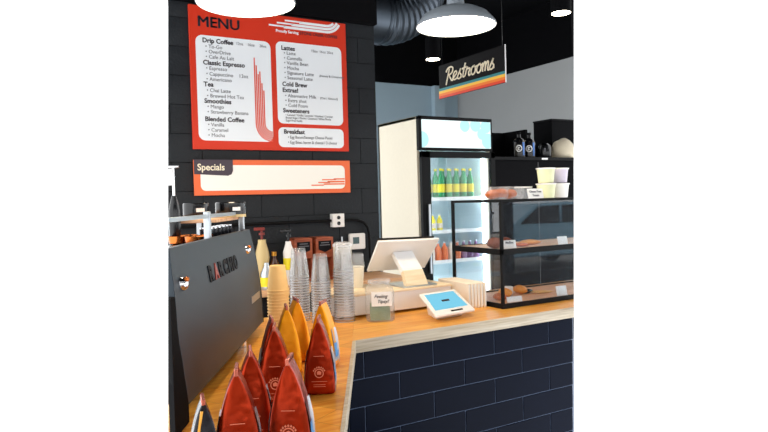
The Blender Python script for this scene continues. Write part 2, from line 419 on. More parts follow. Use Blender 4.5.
# ------------------------------------------------------------------ menu board
FY = 4.27
def face(mb, depth=0.0): return mb.xf(lambda x, y, z: (x-1.64, -z-depth, y-2.39))
t = thing('menu_board', 'large red printed drinks menu board with two white panels on the block wall', 'menu board', (1.64, FY, 2.39))
x0, x1, y0, y1 = 1.065, 2.216, 1.917, 2.865
MB().box(x0-1.64, x1-1.64, 0, 0.02, y0-2.39, y1-2.39).build('board', M['red'], t, bevel=0.002)
def panel(name, poly, mat, d=0.0015, base=0.0):
    mb = MB().prism(poly, base, base+d); return face(mb).build(name, mat, t, smooth=False)
Lp = rrect(1.103, 1.621, 1.975, 2.671, 0.045); Rp = rrect(1.661, 2.173, 2.107, 2.683, 0.04); Bp = rrect(1.661, 2.173, 1.940, 2.080, 0.035)
a = panel('left_panel', Lp, M['panel']); b = panel('right_panel', Rp, M['panel']); c = panel('breakfast_panel', Bp, M['panel'])
it = MB(); ti = MB()
def heading(txt, size, x, y, off):
    mb = MB(); put_text(mb, txt, size, x, y, off); face(mb, 0.0022).build('heading_text', M['ink'], t, smooth=False)
[put_text(ti, 'MENU', 0.097, 1.118+dx, 2.728+dy, 0.0, 1.08, depth=.0008+abs(dx)*.05) for dx, dy in ((-.003, 0), (-.0015, .0015), (0, -.0015), (.0015, .0015), (.003, 0))]; face(ti, 0.0006).build('menu_title', M['ink'], t, smooth=False)
H = 0.043; I = 0.034; B = 0.0011
heading('Drip Coffee', H, 1.147, 2.624, B)
for y, s in ((2.588, 'To-Go'), (2.554, 'OverDrive'), (2.52, 'Cafe Au Lait')): put_text(it, '\u2022 '+s, I, 1.165, y)
heading('Classic Espresso', H, 1.147, 2.478, B)
for y, s in ((2.444, 'Espresso'), (2.407, 'Cappuccino    12oz'), (2.372, 'Americano')): put_text(it, '\u2022 '+s, I, 1.165, y)
heading('Tea', H, 1.147, 2.334, B)
for y, s in ((2.298, 'Chai Latte'), (2.262, 'Brewed Hot Tea')): put_text(it, '\u2022 '+s, I, 1.165, y)
heading('Smoothies', H, 1.147, 2.224, B)
for y, s in ((2.19, 'Mango'), (2.155, 'Strawberry Banana')): put_text(it, '\u2022 '+s, I, 1.165, y)
heading('Blended Coffee', H, 1.147, 2.104, B)
for y, s in ((2.07, 'Vanilla'), (2.035, 'Caramel'), (2.0, 'Mocha')): put_text(it, '\u2022 '+s, I, 1.165, y)
for x in (1.375, 1.455, 1.54): put_text(it, {1.375: '12oz', 1.455: '16oz', 1.54: '20oz'}[x], 0.026, x, 2.628)
heading('Lattes', H, 1.70, 2.626, B)
for x, s in ((1.93, '12oz'), (1.995, '16oz'), (2.055, '20oz')): put_text(it, s, 0.026, x, 2.63)
for i, s in enumerate(('Latte', 'Cannella', 'Vanilla Bean', 'Mocha', 'Signature Latte', 'Seasonal Latte')): put_text(it, '\u2022 '+s, I, 1.718, 2.594-i*0.0345)
put_text(it, '(Honey & Cinnamon)', 0.023, 1.99, 2.456)
heading('Cold Brew', H, 1.70, 2.372, B); heading('Extras!', H, 1.70, 2.33, B)
for i, s in enumerate(('Alternative Milk', 'Extra shot', 'Cold Foam')): put_text(it, '\u2022 '+s, I, 1.718, 2.294-i*0.034)
put_text(it, '(Oat / Almond)', 0.023, 1.99, 2.294)
heading('Sweeteners', H, 1.70, 2.186, B)
for i, s in enumerate(('\u2022 Caramel / Vanilla / Lavender / Hazelnut / Coconut', 'Brown Sugar / Mocha / Cinnamon / White Mocha', 'Sugar Free Vanilla')): put_text(it, s, 0.0215, 1.718, 2.162-i*0.02, sx=0.82)
heading('Breakfast', H, 1.70, 2.036, B)
for i, s in enumerate(('\u2022 Egg Bacon/Sausage Cheese Panini', '\u2022 Egg Bites: bacon & cheese / 3 cheese')): put_text(it, s, 0.03, 1.73, 2.002-i*0.036, sx=0.83)
face(it, 0.0022).build('menu_items', M['ink2'], t, smooth=False)
# coral racing stripes in the left panel
m = MB()
def stripe(mb, pts, w):
    for (a, b), (c, d) in zip(pts, pts[1:]):
        L = math.hypot(c-a, d-b) or 1; nx, ny = -(d-b)/L*w/2, (c-a)/L*w/2
        mb.prism([(a+nx, b+ny), (a-nx, b-ny), (c-nx, d-ny), (c+nx, d+ny)], 0, 0.0006)
for i in range(6):
    x = 1.500+i*0.0125; ytop = (2.552, 2.50, 2.44, 2.46, 2.38, 2.33)[i]
    R_ = 0.118-i*0.0125
    arc = [(1.618-R_*math.cos(q), 2.098-R_*math.sin(q)) for q in [k*math.pi/2/8 for k in range(9)]]
    stripe(m, [(x, ytop), (x, 2.098)]+arc[1:], 0.0085)
face(m, 0.0022).build('coral_stripes', M['coral'], t, smooth=False)
m = MB()
for i, (a, ln) in enumerate(((1.735, 2.07), (1.675, 2.09), (1.615, 2.11))):
    y = 2.835-i*0.022
    stripe(m, [(a, y), (a+0.12, y)], 0.011)
    stripe(m, [(a+0.11, y-0.004), (2.06, y-0.004)], 0.0175)
    pts = [(2.06+(0.075+i*0.02)*math.sin(q), y-0.004+(0.075+i*0.02)*(1-math.cos(q))) for q in [k*math.pi/2/8*0.7 for k in range(9)]]
    stripe(m, [p for p in pts if p[1] < 2.862], 0.018)
face(m, 0.0006).build('white_streaks', M['panel'], t, smooth=False)
m = MB(); put_text(m, 'Proudly Serving', 0.027, 1.665, 2.748, 0.0007); face(m, 0.0006).build('serving_text', M['panel'], t, smooth=False)
m = MB(); put_text(m, 'STONE CREEK COFFEE', 0.029, 1.845, 2.748, 0.0004, 1.02); face(m, 0.0006).build('roaster_text', M['ink'], t, smooth=False)

t = thing('specials_board', 'long orange specials board with an empty cream panel below the red menu', 'sign board', (1.64, FY, 1.73))
def face2(mb, d=0.0): return mb.xf(lambda x, y, z: (x-1.64, -z-d, y-1.73))
MB().box(1.064-1.64, 2.219-1.64, 0, 0.02, 1.61-1.73, 1.848-1.73).build('board', M['orange_sign'], t, bevel=0.002)
face2(MB().prism(rrect(1.105, 2.174, 1.64, 1.812, 0.035), 0, 0.0015)).build('writing_panel', M['cream_panel'], t, smooth=False)
face2(MB().prism([(1.064, 1.848), (1.064, 1.752), (1.29, 1.74), (1.315, 1.75), (1.325, 1.775), (1.325, 1.848)], 0.0015, 0.003)).build('name_tab', M['plum'], t, smooth=False)
m = MB(); put_text(m, 'Specials', 0.062, 1.085, 1.777, 0.0012, 0.95); face2(m, 0.0036).build('name_text', M['cream_ink'], t, smooth=False)
m = MB()
for a, b, y, w in ((1.90, 2.0, 1.668, .008), (1.955, 2.05, 1.687, .008), (1.985, 2.10, 1.707, .008), (2.0, 2.17, 1.675, .010), (2.03, 2.17, 1.692, .012), (2.08, 2.172, 1.712, .010)):
    stripe(m, [(a, y), (b, y)], w)
face2(m, 0.0018).build('orange_streaks', M['orange_sign'], t, smooth=False)

# ------------------------------------------------------------------ wall fittings
t = thing('power_outlet', 'white surface mounted double power outlet on the block wall', 'outlet', (2.103, 4.3, 1.405))
MB().box(-0.048, 0.048, -0.05, 0, -0.05, 0.05).build('outlet_box', M['whiteplastic'], t, bevel=0.004)
for s in (0.021, -0.021):
    MB().cyl((0, -0.0525, s), (0, -0.049, s), 0.014, n=20).build('socket', M['gloss_black'], t)
t = thing('thermostat', 'small square white thermostat on the dark wall beside the fridge', 'thermostat', (2.27, 4.3, 1.24))
MB().prism(rrect(-0.066, 0.066, -0.06, 0.06, 0.012), -0.025, 0, 'y').build('body', M['whiteplastic'], t, bevel=0.003)
MB().box(-0.04, 0.012, -0.027, -0.024, -0.018, 0.032).build('display', M['lcd'], t)
for z in (0.025, 0.0, -0.025): MB().box(0.033, 0.045, -0.0275, -0.024, z-0.005, z+0.005).build('button', M['tag'], t)
m = MB(); pts = [(XL(4.3, 1.4)+0.01, 4.27, 1.408), (1.6, 4.27, 1.405), (2.05, 4.27, 1.405)]
m.tube(pts, 0.011, 8)
m.tube([(2.155, 4.27, 1.405), (2.26, 4.27, 1.403), (2.32, 4.27, 1.385), (2.355, 4.27, 1.345), (2.37, 4.27, 1.28), (2.372, 4.27, 1.0)], 0.011, 8)
tag(m.build('electrical_conduit', M['blackpaint']), 'black painted conduit running along the block wall to the outlet and bending down', 'conduit')

# ------------------------------------------------------------------ pendants and can lights
def pendant(loc, label):
    t = thing('pendant_lamp', label, 'lamp', loc, 0, 'white enamel pendants')
    prof = [(.2, 0), (.203, .004), (.2, .014), (.188, .03), (.16, .062), (.115, .085), (.06, .098), (.046, .105), (.042, .15), (.03, .165)]
    inner = [(r-0.004, z-0.003) for r, z in prof[:7]]
    m = MB(); m.lathe(inner[::-1][:-1]+[(.198, 0)]+prof, n=48, cap=True); m.build('shade', M['shade'], t)
    m = MB(); m.lathe([(0.001, -0.012), (.1, -0.006), (.192, .003), (.19, .012), (.001, .02)], n=48); m.build('glowing_diffuser', M['lampglow'], t)
    MB().cyl((0, 0, .16), (0, 0, 4.0-loc[2]), 0.006).build('cord', M['gloss_black'], t)
    return t
pendant((1.988, 2.618, 2.412), 'white enamel pendant lamp in front of the duct, left of the restrooms sign')
pendant((0.877, 2.572, 2.372), 'white pendant lamp glowing in front of the top of the red menu')
def can(loc, label):
    t = thing('can_light', label, 'light', loc)
    MB().cyl((0, 0, 0.002), (0, 0, 0.24), 0.085, n=32).build('housing', M['black'], t)
    MB().cyl((0, 0, 0.24), (0, 0, 4.0-loc[2]), 0.01).build('stem', M['black'], t)
    MB().lathe([(0.001, 0), (0.078, 0), (0.078, 0.004), (0.001, 0.004)], n=32).build('lens', M['canglow'], t)
can((4.087, 3.922, 3.08), 'black cylinder downlight nearest the right side, above the grey wall')
can((4.24, 6.03, 3.13), 'small black cylinder downlight below the duct, left of the restrooms sign')

# ------------------------------------------------------------------ restrooms sign (faces -X)
t = thing('restrooms_sign', 'hanging black restrooms sign with cream script and rainbow stripes', 'sign', (3.0, 3.79, 2.335))
SY0, SY1 = -0.392, 0.392; SH = 0.262
MB().box(-0.006, 0.002, SY0, SY1, 0, SH).build('board', M['blackpaint'], t, bevel=0.001)
MB().box(-0.0065, 0.0025, SY0-0.002, SY0, 0, SH).build('edge_trim', M['white'], t)
for i, k in enumerate(('s_red', 's_org', 's_yel', 'teal')):
    MB().box(-0.0085, -0.006, SY0, SY1, 0.002+i*0.0195, 0.0215+i*0.0195).build('rainbow_stripe', M[k], t, smooth=False)
G = {'R': ([[(.28, .92), (.2, .4), (.1, -.2)], [(.02, .72), (.12, .93), (.35, 1.02), (.58, .92), (.56, .62), (.3, .46), (.2, .47)], [(.3, .46), (.45, .2), (.58, .02), (.7, .06)]], .62),
     'e': ([[(0, .12), (.2, .28), (.34, .46), (.26, .62), (.1, .5), (.06, .2), (.2, .02), (.42, .12)]], .40),
     's': ([[(0, .05), (.26, .68), (.2, .44), (.34, .2), (.2, 0), (.0, .08)], [(.26, .04), (.38, .10)]], .36),
     't': ([[(.26, .98), (.14, .3), (.16, .03), (.34, .1)], [(.02, .62), (.38, .68)]], .32),
     'r': ([[(0, .1), (.13, .64), (.14, .52), (.36, .50), (.28, .2), (.32, .02), (.44, .08)]], .42),
     'o': ([[(.3, .6), (.1, .5), (.05, .2), (.2, .0), (.36, .15), (.36, .45), (.24, .6), (.34, .5), (.48, .52)]], .44),
     'm': ([[(.04, .6), (.08, .0)], [(.07, .3), (.2, .6), (.28, .5), (.26, .0)], [(.26, .3), (.4, .6), (.48, .5), (.46, .1), (.52, .0), (.6, .1)]], .56)}
def smoothpts(p, k=5):
    out = []
    for i in range(len(p)-1):
        a = p[max(i-1, 0)]; b = p[i]; c = p[i+1]; d = p[min(i+2, len(p)-1)]
        for j in range(k):
            s = j/k
            out.append(tuple(0.5*((2*b[q])+(-a[q]+c[q])*s+(2*a[q]-5*b[q]+4*c[q]-d[q])*s*s+(-a[q]+3*b[q]-3*c[q]+d[q])*s**3) for q in (0, 1)))
    return out+[p[-1]]
m = MB(); adv = 0; sc = 0.106
for ch in 'Restrooms':
    st, w = G[ch]
    for p in st:
        q = smoothpts(p)
        m.tube([(-0.009, 0.305-(adv+x+0.12*y)*sc*1.40, 0.118+y*sc) for x, y in q], 0.0062, 6)
    adv += w
m.xf(lambda x, y, z: (max(x, -0.0125), y, z))
m.build('script_lettering', M['cream_ink'], t)
for y in (-0.36, 0.36): MB().cyl((0.003, y, SH), (0.003, y, 4.0-2.335), 0.0025, n=6).build('hanging_wire', M['gloss_black'], t)

# ------------------------------------------------------------------ fridge
fx0, fx1, fy, fd, fh = 3.06, 3.868, 4.6, 0.69, 2.262
t = thing('drinks_fridge', 'tall white drinks fridge with a glass door and lit header', 'fridge', (fx0, fy, 0))
w = fx1-fx0
m = MB(); m.box(0, 0.03, 0.03, fd, 0.05, fh).box(w-0.03, w, 0.03, fd, 0.05, fh).box(0, w, fd-0.03, fd, 0.05, fh).box(0, w, 0.03, fd, fh-0.03, fh).box(0, w, 0.03, fd, 0.0, 0.12)
m.build('cabinet', M['creampaint'], t, bevel=0.004)
m = MB(); m.box(0.03, 0.035, 0.05, fd-0.03, 0.12, 1.99).box(w-0.035, w-0.03, 0.05, fd-0.03, 0.12, 1.99).box(0.03, w-0.03, fd-0.035, fd-0.03, 0.12, 1.99).box(0.03, w-0.03, 0.05, fd-0.03, 0.12, 0.125).box(0.03, w-0.03, 0.05, fd-0.03, 1.99, 2.0)
m.build('liner', M['fridge_in'], t, smooth=False)
m = MB(); m.box(0, w, -0.01, 0.03, 1.965, 1.99).box(0, w, -0.01, 0.03, 2.232, fh).box(0, 0.03, -0.01, 0.03, 1.99, fh).box(w-0.012, w, -0.01, 0.03, 1.99, fh)
m.build('header_frame', M['blackpaint'], t, bevel=0.002)
hdr = MB().box(0.03, w-0.012, -0.004, 0.03, 1.99, 2.232).build('lit_header', M['header'], t, smooth=False)
m = MB()
for cx, cz, r in ((0.035, 2.06, .07), (0.50, 2.19, .055), (0.62, 2.2, .06), (0.74, 2.19, .06), (0.76, 2.06, .07), (0.69, 2.12, .05)):
    pts = [(cx+r*math.cos(k*math.pi/8), cz+r*math.sin(k*math.pi/8)) for k in range(16)]
    pts = [(min(max(a, 0.031), w-0.013), min(max(b, 1.991), 2.231)) for a, b in pts]
    q = []
    for p in pts:
        if not q or (abs(p[0]-q[-1][0])+abs(p[1]-q[-1][1])) > 1e-5: q.append(p)
    m.prism(q, -0.006-0.0002*cx, -0.004, 'y')
m.build('header_print', M['header_teal'], hdr, smooth=False)
m = MB(); m.box(0, 0.09, -0.045, -0.005, 0.1, 1.955).box(w-0.05, w, -0.045, -0.005, 0.1, 1.955).box(0, w, -0.045, -0.005, 1.90, 1.955).box(0, w, -0.045, -0.005, 0.1, 0.2)
door = m.build('door_frame', M['blackpaint'], t, bevel=0.003)
MB().box(0.09, w-0.05, -0.03, -0.024, 0.2, 1.90).build('door_glass', M['glass'], door, smooth=False)
MB().box(0.045, 0.065, -0.07, -0.045, 0.9, 1.5).build('door_handle', M['steel'], door, bevel=0.004)
m = MB(); m.box(w-0.066, w-0.056, 0.06, 0.075, 0.2, 1.93).box(0.06, 0.075, 0.06, 0.075, 0.2, 1.93); m.build('light_strip', M['led'], t, smooth=False)
zs = (0.5, 0.98, 1.25, 1.545)
for z in zs:
    m = MB(); m.box(0.04, w-0.04, 0.1, fd-0.05, z-0.014, z); m.box(0.04, w-0.04, 0.09, 0.1, z-0.02, z+0.012)
    m.build('shelf', M['white'], t, bevel=0.002)
# drinks: separate things standing on the shelves
def bottle(name, label, cat, loc, body, cap, lab, h=0.27, r=0.032, group=None):
    t = thing(name, label, cat, loc, 0, group)
    MB().lathe([(r*.9, 0), (r, 0.01), (r, h*.58), (r*.8, h*.7), (r*.4, h*.82), (r*.38, h*.95)], n=14).build('bottle_body', body, t)
    MB().lathe([(r*.45, h*.93), (r*.45, h)], n=12).build('cap', cap, t)
    MB().lathe([(r+.001, h*.2), (r+.001, h*.48)], n=14).build('label_band', lab, t)
    return t
gb = None; n = 0
for rr in range(2):
    for i in range(7):
        x = fx0+0.16+i*0.083; y = fy+0.14+rr*0.085
        gg = 'green bottles on the top fridge shelf'
        lb_ = 'green bottle with yellow label in the front row on the top fridge shelf' if rr == 0 else 'green bottle in the second row on the top fridge shelf'
        if gb is None: gb = bottle('soda_bottle', lb_, 'bottle', (x, y, 1.546), M['green'], M['yellow'], M['yellow'], group=gg)
        elif rr == 1 or i > 2: dup(gb, (x, y, 1.546), 0, lb_, gg)
gb.location = (fx0+0.16+2*0.083, fy+0.14, 1.546)
yb = None
for i in range(5):
    x = fx0+0.15+i*0.075
    lb_ = 'small yellow juice bottle standing on the middle fridge shelf'
    if yb is None: yb = bottle('juice_bottle', lb_, 'bottle', (x, fy+0.14, 1.251), M['yellow'], M['white'], M['pale_can'], 0.15, 0.027, 'yellow juice bottles on the middle fridge shelf')
    elif i < 3: dup(yb, (x, fy+0.14, 1.251))
proto = {}
for i in range(9):
    x = fx0+0.13+i*0.072; k = ('orange_can', 'pale_can', 'orange_can', 'orange_can', 'pale_can', 'orange_can', 'purple_can', 'purple_can', 'purple_can')[i]
    col = {'orange_can': 'orange', 'pale_can': 'pale', 'purple_can': 'purple'}[k]
    lb_ = '%s canned drink on the lower lit fridge shelf' % col
    if k not in proto: proto[k] = bottle('drink_can', lb_, 'can', (x, fy+0.14, 0.981), M[k], M['steel'], M[k], 0.17, 0.032, col+' drink cans on the lower fridge shelf')
    else: dup(proto[k], (x, fy+0.14, 0.981))

# ------------------------------------------------------------------ black cabinets at right back
t = thing('black_cabinet', 'long low black cabinet with a ledge to the right of the fridge', 'cabinet', (3.96, 4.75, 0))
def PB(p, dx, dy): return [(a-dx, b-dy) for a, b in p]
MB().prism(PB([(3.96, 4.75), (XR(4.75, 1.5), 4.75), (XR(5.35, 1.5), 5.35), (3.96, 5.35)], 3.96, 4.75), 0.05, 1.9).build('body', M['black'], t, bevel=0.003)
MB().prism(PB([(3.95, 4.73), (XR(4.73, 1.9), 4.73), (XR(5.36, 1.9), 5.36), (3.95, 5.36)], 3.96, 4.75), 1.9, 1.93).build('ledge_top', M['blackpaint'], t, bevel=0.003)
MB().box(0.62, 0.63, -0.003, 0, 0.1, 1.88).build('door_gap', M['gloss_black'], t)
MB().box(0, 0.02, 0.02, 0.04, 0, 0.06).build('foot', M['blackpaint'], t)
MB().box(0.66, 0.74, -0.0225, -0.02, 1.905, 1.922).build('shelf_label', M['tag'], t)
t = thing('black_partition', 'black upright side panel standing left of the two dark growler bottles', 'partition', (4.66, 5.0, 1.931))
MB().box(0, 0.03, 0, 0.35, 0, 0.305).box(-0.7, 0, 0.32, 0.35, 0, 0.30).build('panel', M['black'], t, bevel=0.002)
MB().box(0.03, 0.44, 0.27, 0.30, 0, 0.16).build('low_back_rail', M['black'], t, bevel=0.002)
t = thing('wall_cubby', 'taller black cubby box at the right edge above the growlers', 'cabinet', (5.09, 5.05, 1.931))
MB().prism(PB([(5.09, 5.05), (XR(5.05, 2.2), 5.05), (XR(5.33, 2.2), 5.33), (5.09, 5.33)], 5.09, 5.05), 0, 0.425).build('box', M['black'], t, bevel=0.003)
MB().prism(PB([(5.08, 5.04), (XR(5.04, 2.3), 5.04), (XR(5.33, 2.3), 5.33), (5.08, 5.33)], 5.09, 5.05), 0.425, 0.44).build('top_board', M['blackpaint'], t, bevel=0.002)

def growler(loc, rz, label):
    t = thing('growler_bottle', label, 'bottle', loc, rz)
    MB().lathe([(.06, 0), (.062, .01), (.062, .15), (.05, .18), (.022, .2), (.02, .235)], n=24).build('bottle_body', M['gloss_black'], t)
    MB().lathe([(.023, .233), (.023, .255)], n=16).build('cap', M['black'], t)
    m = MB(); m.lathe([(.024, 0), (.024, .003)], n=24); m.lathe([(.034, 0), (.034, .002)], n=24)
    # round emblem: ring and disc on the front of the bottle, wrapped to its curve
    def wrap(a, b, h): 
        ang = a/0.0632; r = 0.0632+h
        return (r*math.sin(ang), -r*math.cos(ang), 0.09+b)
    m = MB(); n = 24
    ring = [(.034*math.cos(2*math.pi*k/n), .034*math.sin(2*math.pi*k/n)) for k in range(n)]
    rin = [(.024*math.cos(2*math.pi*k/n), .024*math.sin(2*math.pi*k/n)) for k in range(n)]
    m.add([wrap(a, b, 0) for a, b in ring]+[wrap(a, b, 0) for a, b in rin], [(k, (k+1) % n, (k+1) % n+n, k+n) for k in range(n)])
    for a0, a1, b0, b1 in ((-.012, -.004, -.016, .016), (-.004, .012, .006, .014), (-.004, .012, -.012, -.004)):
        m.add([wrap(a0, b0, .0004), wrap(a1, b0, .0004), wrap(a1, b1, .0004), wrap(a0, b1, .0004)], [(0, 1, 2, 3)])
    m.build('round_emblem', M['white'], t)
    m = MB(); m.add([wrap(.04+dx, z, 0) for z in (-.07, .06) for dx in (0, .012, .024)], [(0, 1, 4, 3), (1, 2, 5, 4)]); m.build('blue_stripe', M['bluelabel'], t)
    return t
growler((4.44, 4.86, 1.931), -0.75, 'dark growler bottle with round white emblem, left of the pair by the black cubby')
growler((4.585, 4.87, 1.931), -0.75, 'dark growler bottle with round white emblem, right of the pair by the black cubby')
t = thing('black_tin', 'round black bottle with a small pale emblem beside the cream cloth bag', 'tin', (4.80, 4.87, 1.931), -0.75)
MB().lathe([(.066, 0), (.07, .01), (.07, .09), (.06, .13), (.035, .15)], n=24).build('tin_body', M['gloss_black'], t)
MB().box(-.008, .008, -.0725, -.069, .06, .10).build('emblem', M['ink2'], t)

# cloth bag slumped on the ledge
m = MB(); rings = []
cx, cy = 5.06, 4.87
for k, (zz, a, b, dx) in enumerate(((0, .14, .10, 0.0), (.04, .155, .11, 0), (.09, .15, .10, -.005), (.14, .13, .08, -.01), (.18, .10, .05, -.01), (.195, .05, .03, 0.0))):
    rg = []
    for i in range(28):
        th = 2*math.pi*i/28; wv = 1+0.06*math.sin(3*th+k)+0.04*math.sin(7*th+2*k)
        px = cx+dx+a*wv*math.cos(th); py = cy+b*wv*math.sin(th); pz = 1.932+zz*(1+0.10*math.cos(th-0.6)) if zz else 1.932
        px = min(px, XR(py, pz)-0.002)
        rg.append((px, py, pz))
    rings.append(rg)
m.loft(rings); tag(m.build('cloth_bag', M['cloth']), 'slumped cream cloth bag lying on the black ledge at the right edge', 'bag')

# ------------------------------------------------------------------ pastry case
kx, ky = 2.243, 2.606
cz1 = 0.582
t = thing('pastry_case', 'glass pastry display case with black frame and one middle shelf on the counter', 'display case', (kx, ky, CZ))
yb_ = 0.44; P_ = 0.016
def ex(y, z=1.2, d=0.0): return XR(ky+y, z)-kx-d
def bar(mb, y0, y1, z0, z1): mb.prism([(0, y0), (ex(y0, CZ+z0), y0), (ex(y1, CZ+z0), y1), (0, y1)], z0, z1)
m = MB(); 
for z0, z1 in ((0.0, 0.026), (cz1-0.014, cz1)):
    bar(m, 0, P_, z0, z1); bar(m, yb_-P_, yb_, z0, z1); m.box(0, P_, P_, yb_-P_, z0, z1)
m.box(0, P_, 0, P_, 0.026, cz1-0.014).box(0, P_, yb_-P_, yb_, 0.026, cz1-0.014)
m.build('black_frame', M['blackpaint'], t, bevel=0.0015)
m = MB(); z0, z1 = 0.288, 0.318
bar(m, 0, P_, z0, z1); bar(m, yb_-P_, yb_, z0, z1); m.box(0, P_, P_, yb_-P_, z0, z1)
m.build('shelf_rail', M['blackpaint'], t, bevel=0.0015)
for z in (0.005, 0.30):
    m = MB(); m.prism([(P_, P_), (ex(P_, CZ+z), P_), (ex(yb_-P_, CZ+z), yb_-P_), (P_, yb_-P_)], z, z+0.014); m.build('wood_shelf', M['shelfwood'], t, smooth=False)
m = MB(); m.prism([(P_, P_), (ex(P_, 1.5), P_), (ex(yb_-P_, 1.5), yb_-P_), (P_, yb_-P_)], cz1-0.01, cz1-0.004); m.build('top_glass', M['case_glass'], t, smooth=False)
m = MB(); m.prism([(P_, 0.026), (ex(0.006, CZ+0.02), 0.026), (ex(0.006, CZ+cz1), cz1-0.014), (P_, cz1-0.014)], 0.004, 0.009, 'y'); m.build('front_glass', M['case_glass'], t, smooth=False)
m = MB(); m.box(0.004, 0.009, P_, yb_-P_, 0.026, cz1-0.014); m.build('side_glass', M['case_glass'], t, smooth=False)

def lump(name, mat, label, cat, loc, rx, ry, rz_, seed, group=None, top=False):
    rnd = random.Random(seed); m = MB(); rings = []
    ph = [rnd.uniform(0, 6) for _ in range(4)]
    for k in range(9):
        u = k/8; z = rz_*u if not top else rz_*u
        rr = math.sqrt(max(0.0, 1-(2*u-1)**2)) if k not in (0, 8) else 0.25
        rr = max(rr, 0.25); rg = []
        for i in range(18):
            th = 2*math.pi*i/18; wv = 1+0.08*math.sin(2*th+ph[0])+0.06*math.sin(5*th+ph[1]+k)+rnd.uniform(-.02, .02)
            rg.append((rx*rr*wv*math.cos(th), ry*rr*wv*math.sin(th), z))
        rings.append(rg)
    m.loft(rings); o = m.build(name, mat); o.location = loc; o.rotation_euler = (0, 0, rnd.uniform(0, 3))
    return tag(o, label, cat, group)
zs1 = CZ+0.0195; zs2 = CZ+0.3145
lump('muffin', M['cookie_dark'], 'dark brown muffin at the left front of the upper pastry shelf', 'pastry', (kx+0.055, ky+0.12, zs2), .045, .045, .06, 1)
lump('muffin', M['cookie_dark'], 'dark brown muffin behind the price card on the upper pastry shelf', 'pastry', (kx+0.16, ky+0.16, zs2), .045, .045, .055, 2)
lump('cookie', M['cookie'], 'golden brown cookie right of the card on the upper pastry shelf', 'pastry', (kx+0.24, ky+0.11, zs2), .04, .035, .02, 3)
lump('pastry_roll', M['pastry'], 'pale pastry toward the right of the upper pastry shelf', 'pastry', (kx+0.36, ky+0.17, zs2), .06, .035, .03, 4)
lump('croissant', M['cookie'], 'orange brown croissant at the left of the lower pastry shelf', 'pastry', (kx+0.11, ky+0.15, zs1), .045, .035, .04, 5)
lump('croissant', M['pastry'], 'golden croissant second from left on the lower pastry shelf', 'pastry', (kx+0.19, ky+0.20, zs1), .045, .03, .055, 6)
lump('croissant', M['pastry'], 'golden pastry beside the dark dish at the middle of the lower shelf', 'pastry', (kx+0.36, ky+0.26, zs1), .05, .03, .05, 7)
lump('cookie', M['kraft'], 'flat pale tan pastry at the right of the lower pastry shelf', 'pastry', (kx+0.47, ky+0.2, zs1), .06, .03, .015, 8)
def card(loc, rz, w, h, label, lines=None, size=0.02):
    t = thing('price_card', label, 'card', loc, rz)
    o = MB().box(-w/2, w/2, 0, 0.0015, 0, h).xf(lambda x, y, z: (x, y+z*0.25, z)); o.build('card', M['tag'], t, smooth=False)
    if lines:
        m = MB()
        for i, s in enumerate(lines): put_text(m, s, size, 0, h*0.6-i*size*1.25, 0.0003, align='CENTER')
        m.xf(lambda x, y, z: (x, -0.0012-z+y*0.25, y)); m.build('handwriting', M['ink2'], t, smooth=False)
    return t
card((kx+0.10, ky+0.045, zs2), -0.1, 0.085, 0.045, 'white price card leaning by the muffins on the upper pastry shelf', ['Muffins'], 0.018)
card((kx+0.50, ky+0.045, zs2), -0.1, 0.07, 0.045, 'white price card at the right end of the upper pastry shelf')
card((kx+0.13, ky+0.05, zs1), -0.1, 0.10, 0.03, 'white price card in front of the croissants on the lower pastry shelf')
card((kx+0.485, ky+0.045, zs1), -0.1, 0.075, 0.055, 'white price card at the right end of the lower pastry shelf')
t = thing('pastry_dish', 'small dark dish in the middle of the lower pastry shelf', 'dish', (kx+0.40, ky+0.27, zs1))
MB().lathe([(.03, 0), (.05, .012), (.052, .016), (.03, .006)], n=20).build('dish', M['gloss_black'], t)
t = thing('parchment_sheet', 'curled white parchment standing behind the croissants in the pastry case', 'paper', (kx+0.27, ky+0.22, zs1))
m = MB(); m.prism([(-.04+.012*math.sin(k*.8), k*.012-.04) for k in range(8)]+[(-.037+.012*math.sin(k*.8), k*.012-.04) for k in range(7, -1, -1)], 0, .06); m.build('paper_sheet', M['paper'], t)

# on top of the case
zt = CZ+cz1+0.001
def clam(loc, label, w=0.135, d=0.11, h=0.07, nck=3):
    t = thing('clamshell_box', label, 'food box', loc)
    m = MB(); rr = lambda s, z: [(x*s, y*s, z) for x, y in rrect(-w/2, w/2, -d/2, d/2, .02, 3)]
    m.loft([rr(.86, 0), rr(1, h*.5)], cap=True); m.build('tray', M['clearbox'], t)
    m = MB(); m.loft([rr(1.02, h*.5), rr(1.02, h*.56), rr(.98, h*.58), rr(.88, h)], cap=True); m.build('lid', M['clearbox'], t)
    for i in range(nck):
        lump('cookie', M['cookie'], 'orange brown cookie inside the %s' % ('left clear food box' if nck > 2 else 'right clear food box'), 'cookie',
             (loc[0]-w*.26+i*w*.26, loc[1]-.015+.02*(i % 2), loc[2]+.003+.004*i), .036, .036, .048, 20+i+nck, 'cookies in the %s' % ('left clear food box' if nck > 2 else 'right clear food box'))
clam((2.335, 2.76, zt), 'clear clamshell box of orange cookies at the left on the case top', nck=3)
clam((2.475, 2.78, zt), 'clear clamshell box of cookies right of the first, beside the white card', w=.12, nck=2)
card((2.555, 2.665, zt), -0.12, 0.105, 0.055, 'white handwritten card leaning on the case top between boxes and tubs', ['Gluten Free', 'Treats'], 0.017)
def tub(loc, label, body, lid=True, h=0.088, r=0.054):
    t = thing('food_tub', label, 'tub', loc)
    MB().lathe([(r*.8, 0), (r*.82, .004), (r*.97, h*.92)], n=28).build('tub_body', body, t)
    MB().lathe([(r*1.04, h*.9), (r*1.06, h*.92), (r*1.06, h*.99), (r*.9, h), (r*.9, h*.985)], n=28).build('tub_lid', M['whiteplastic'], t)
    return t
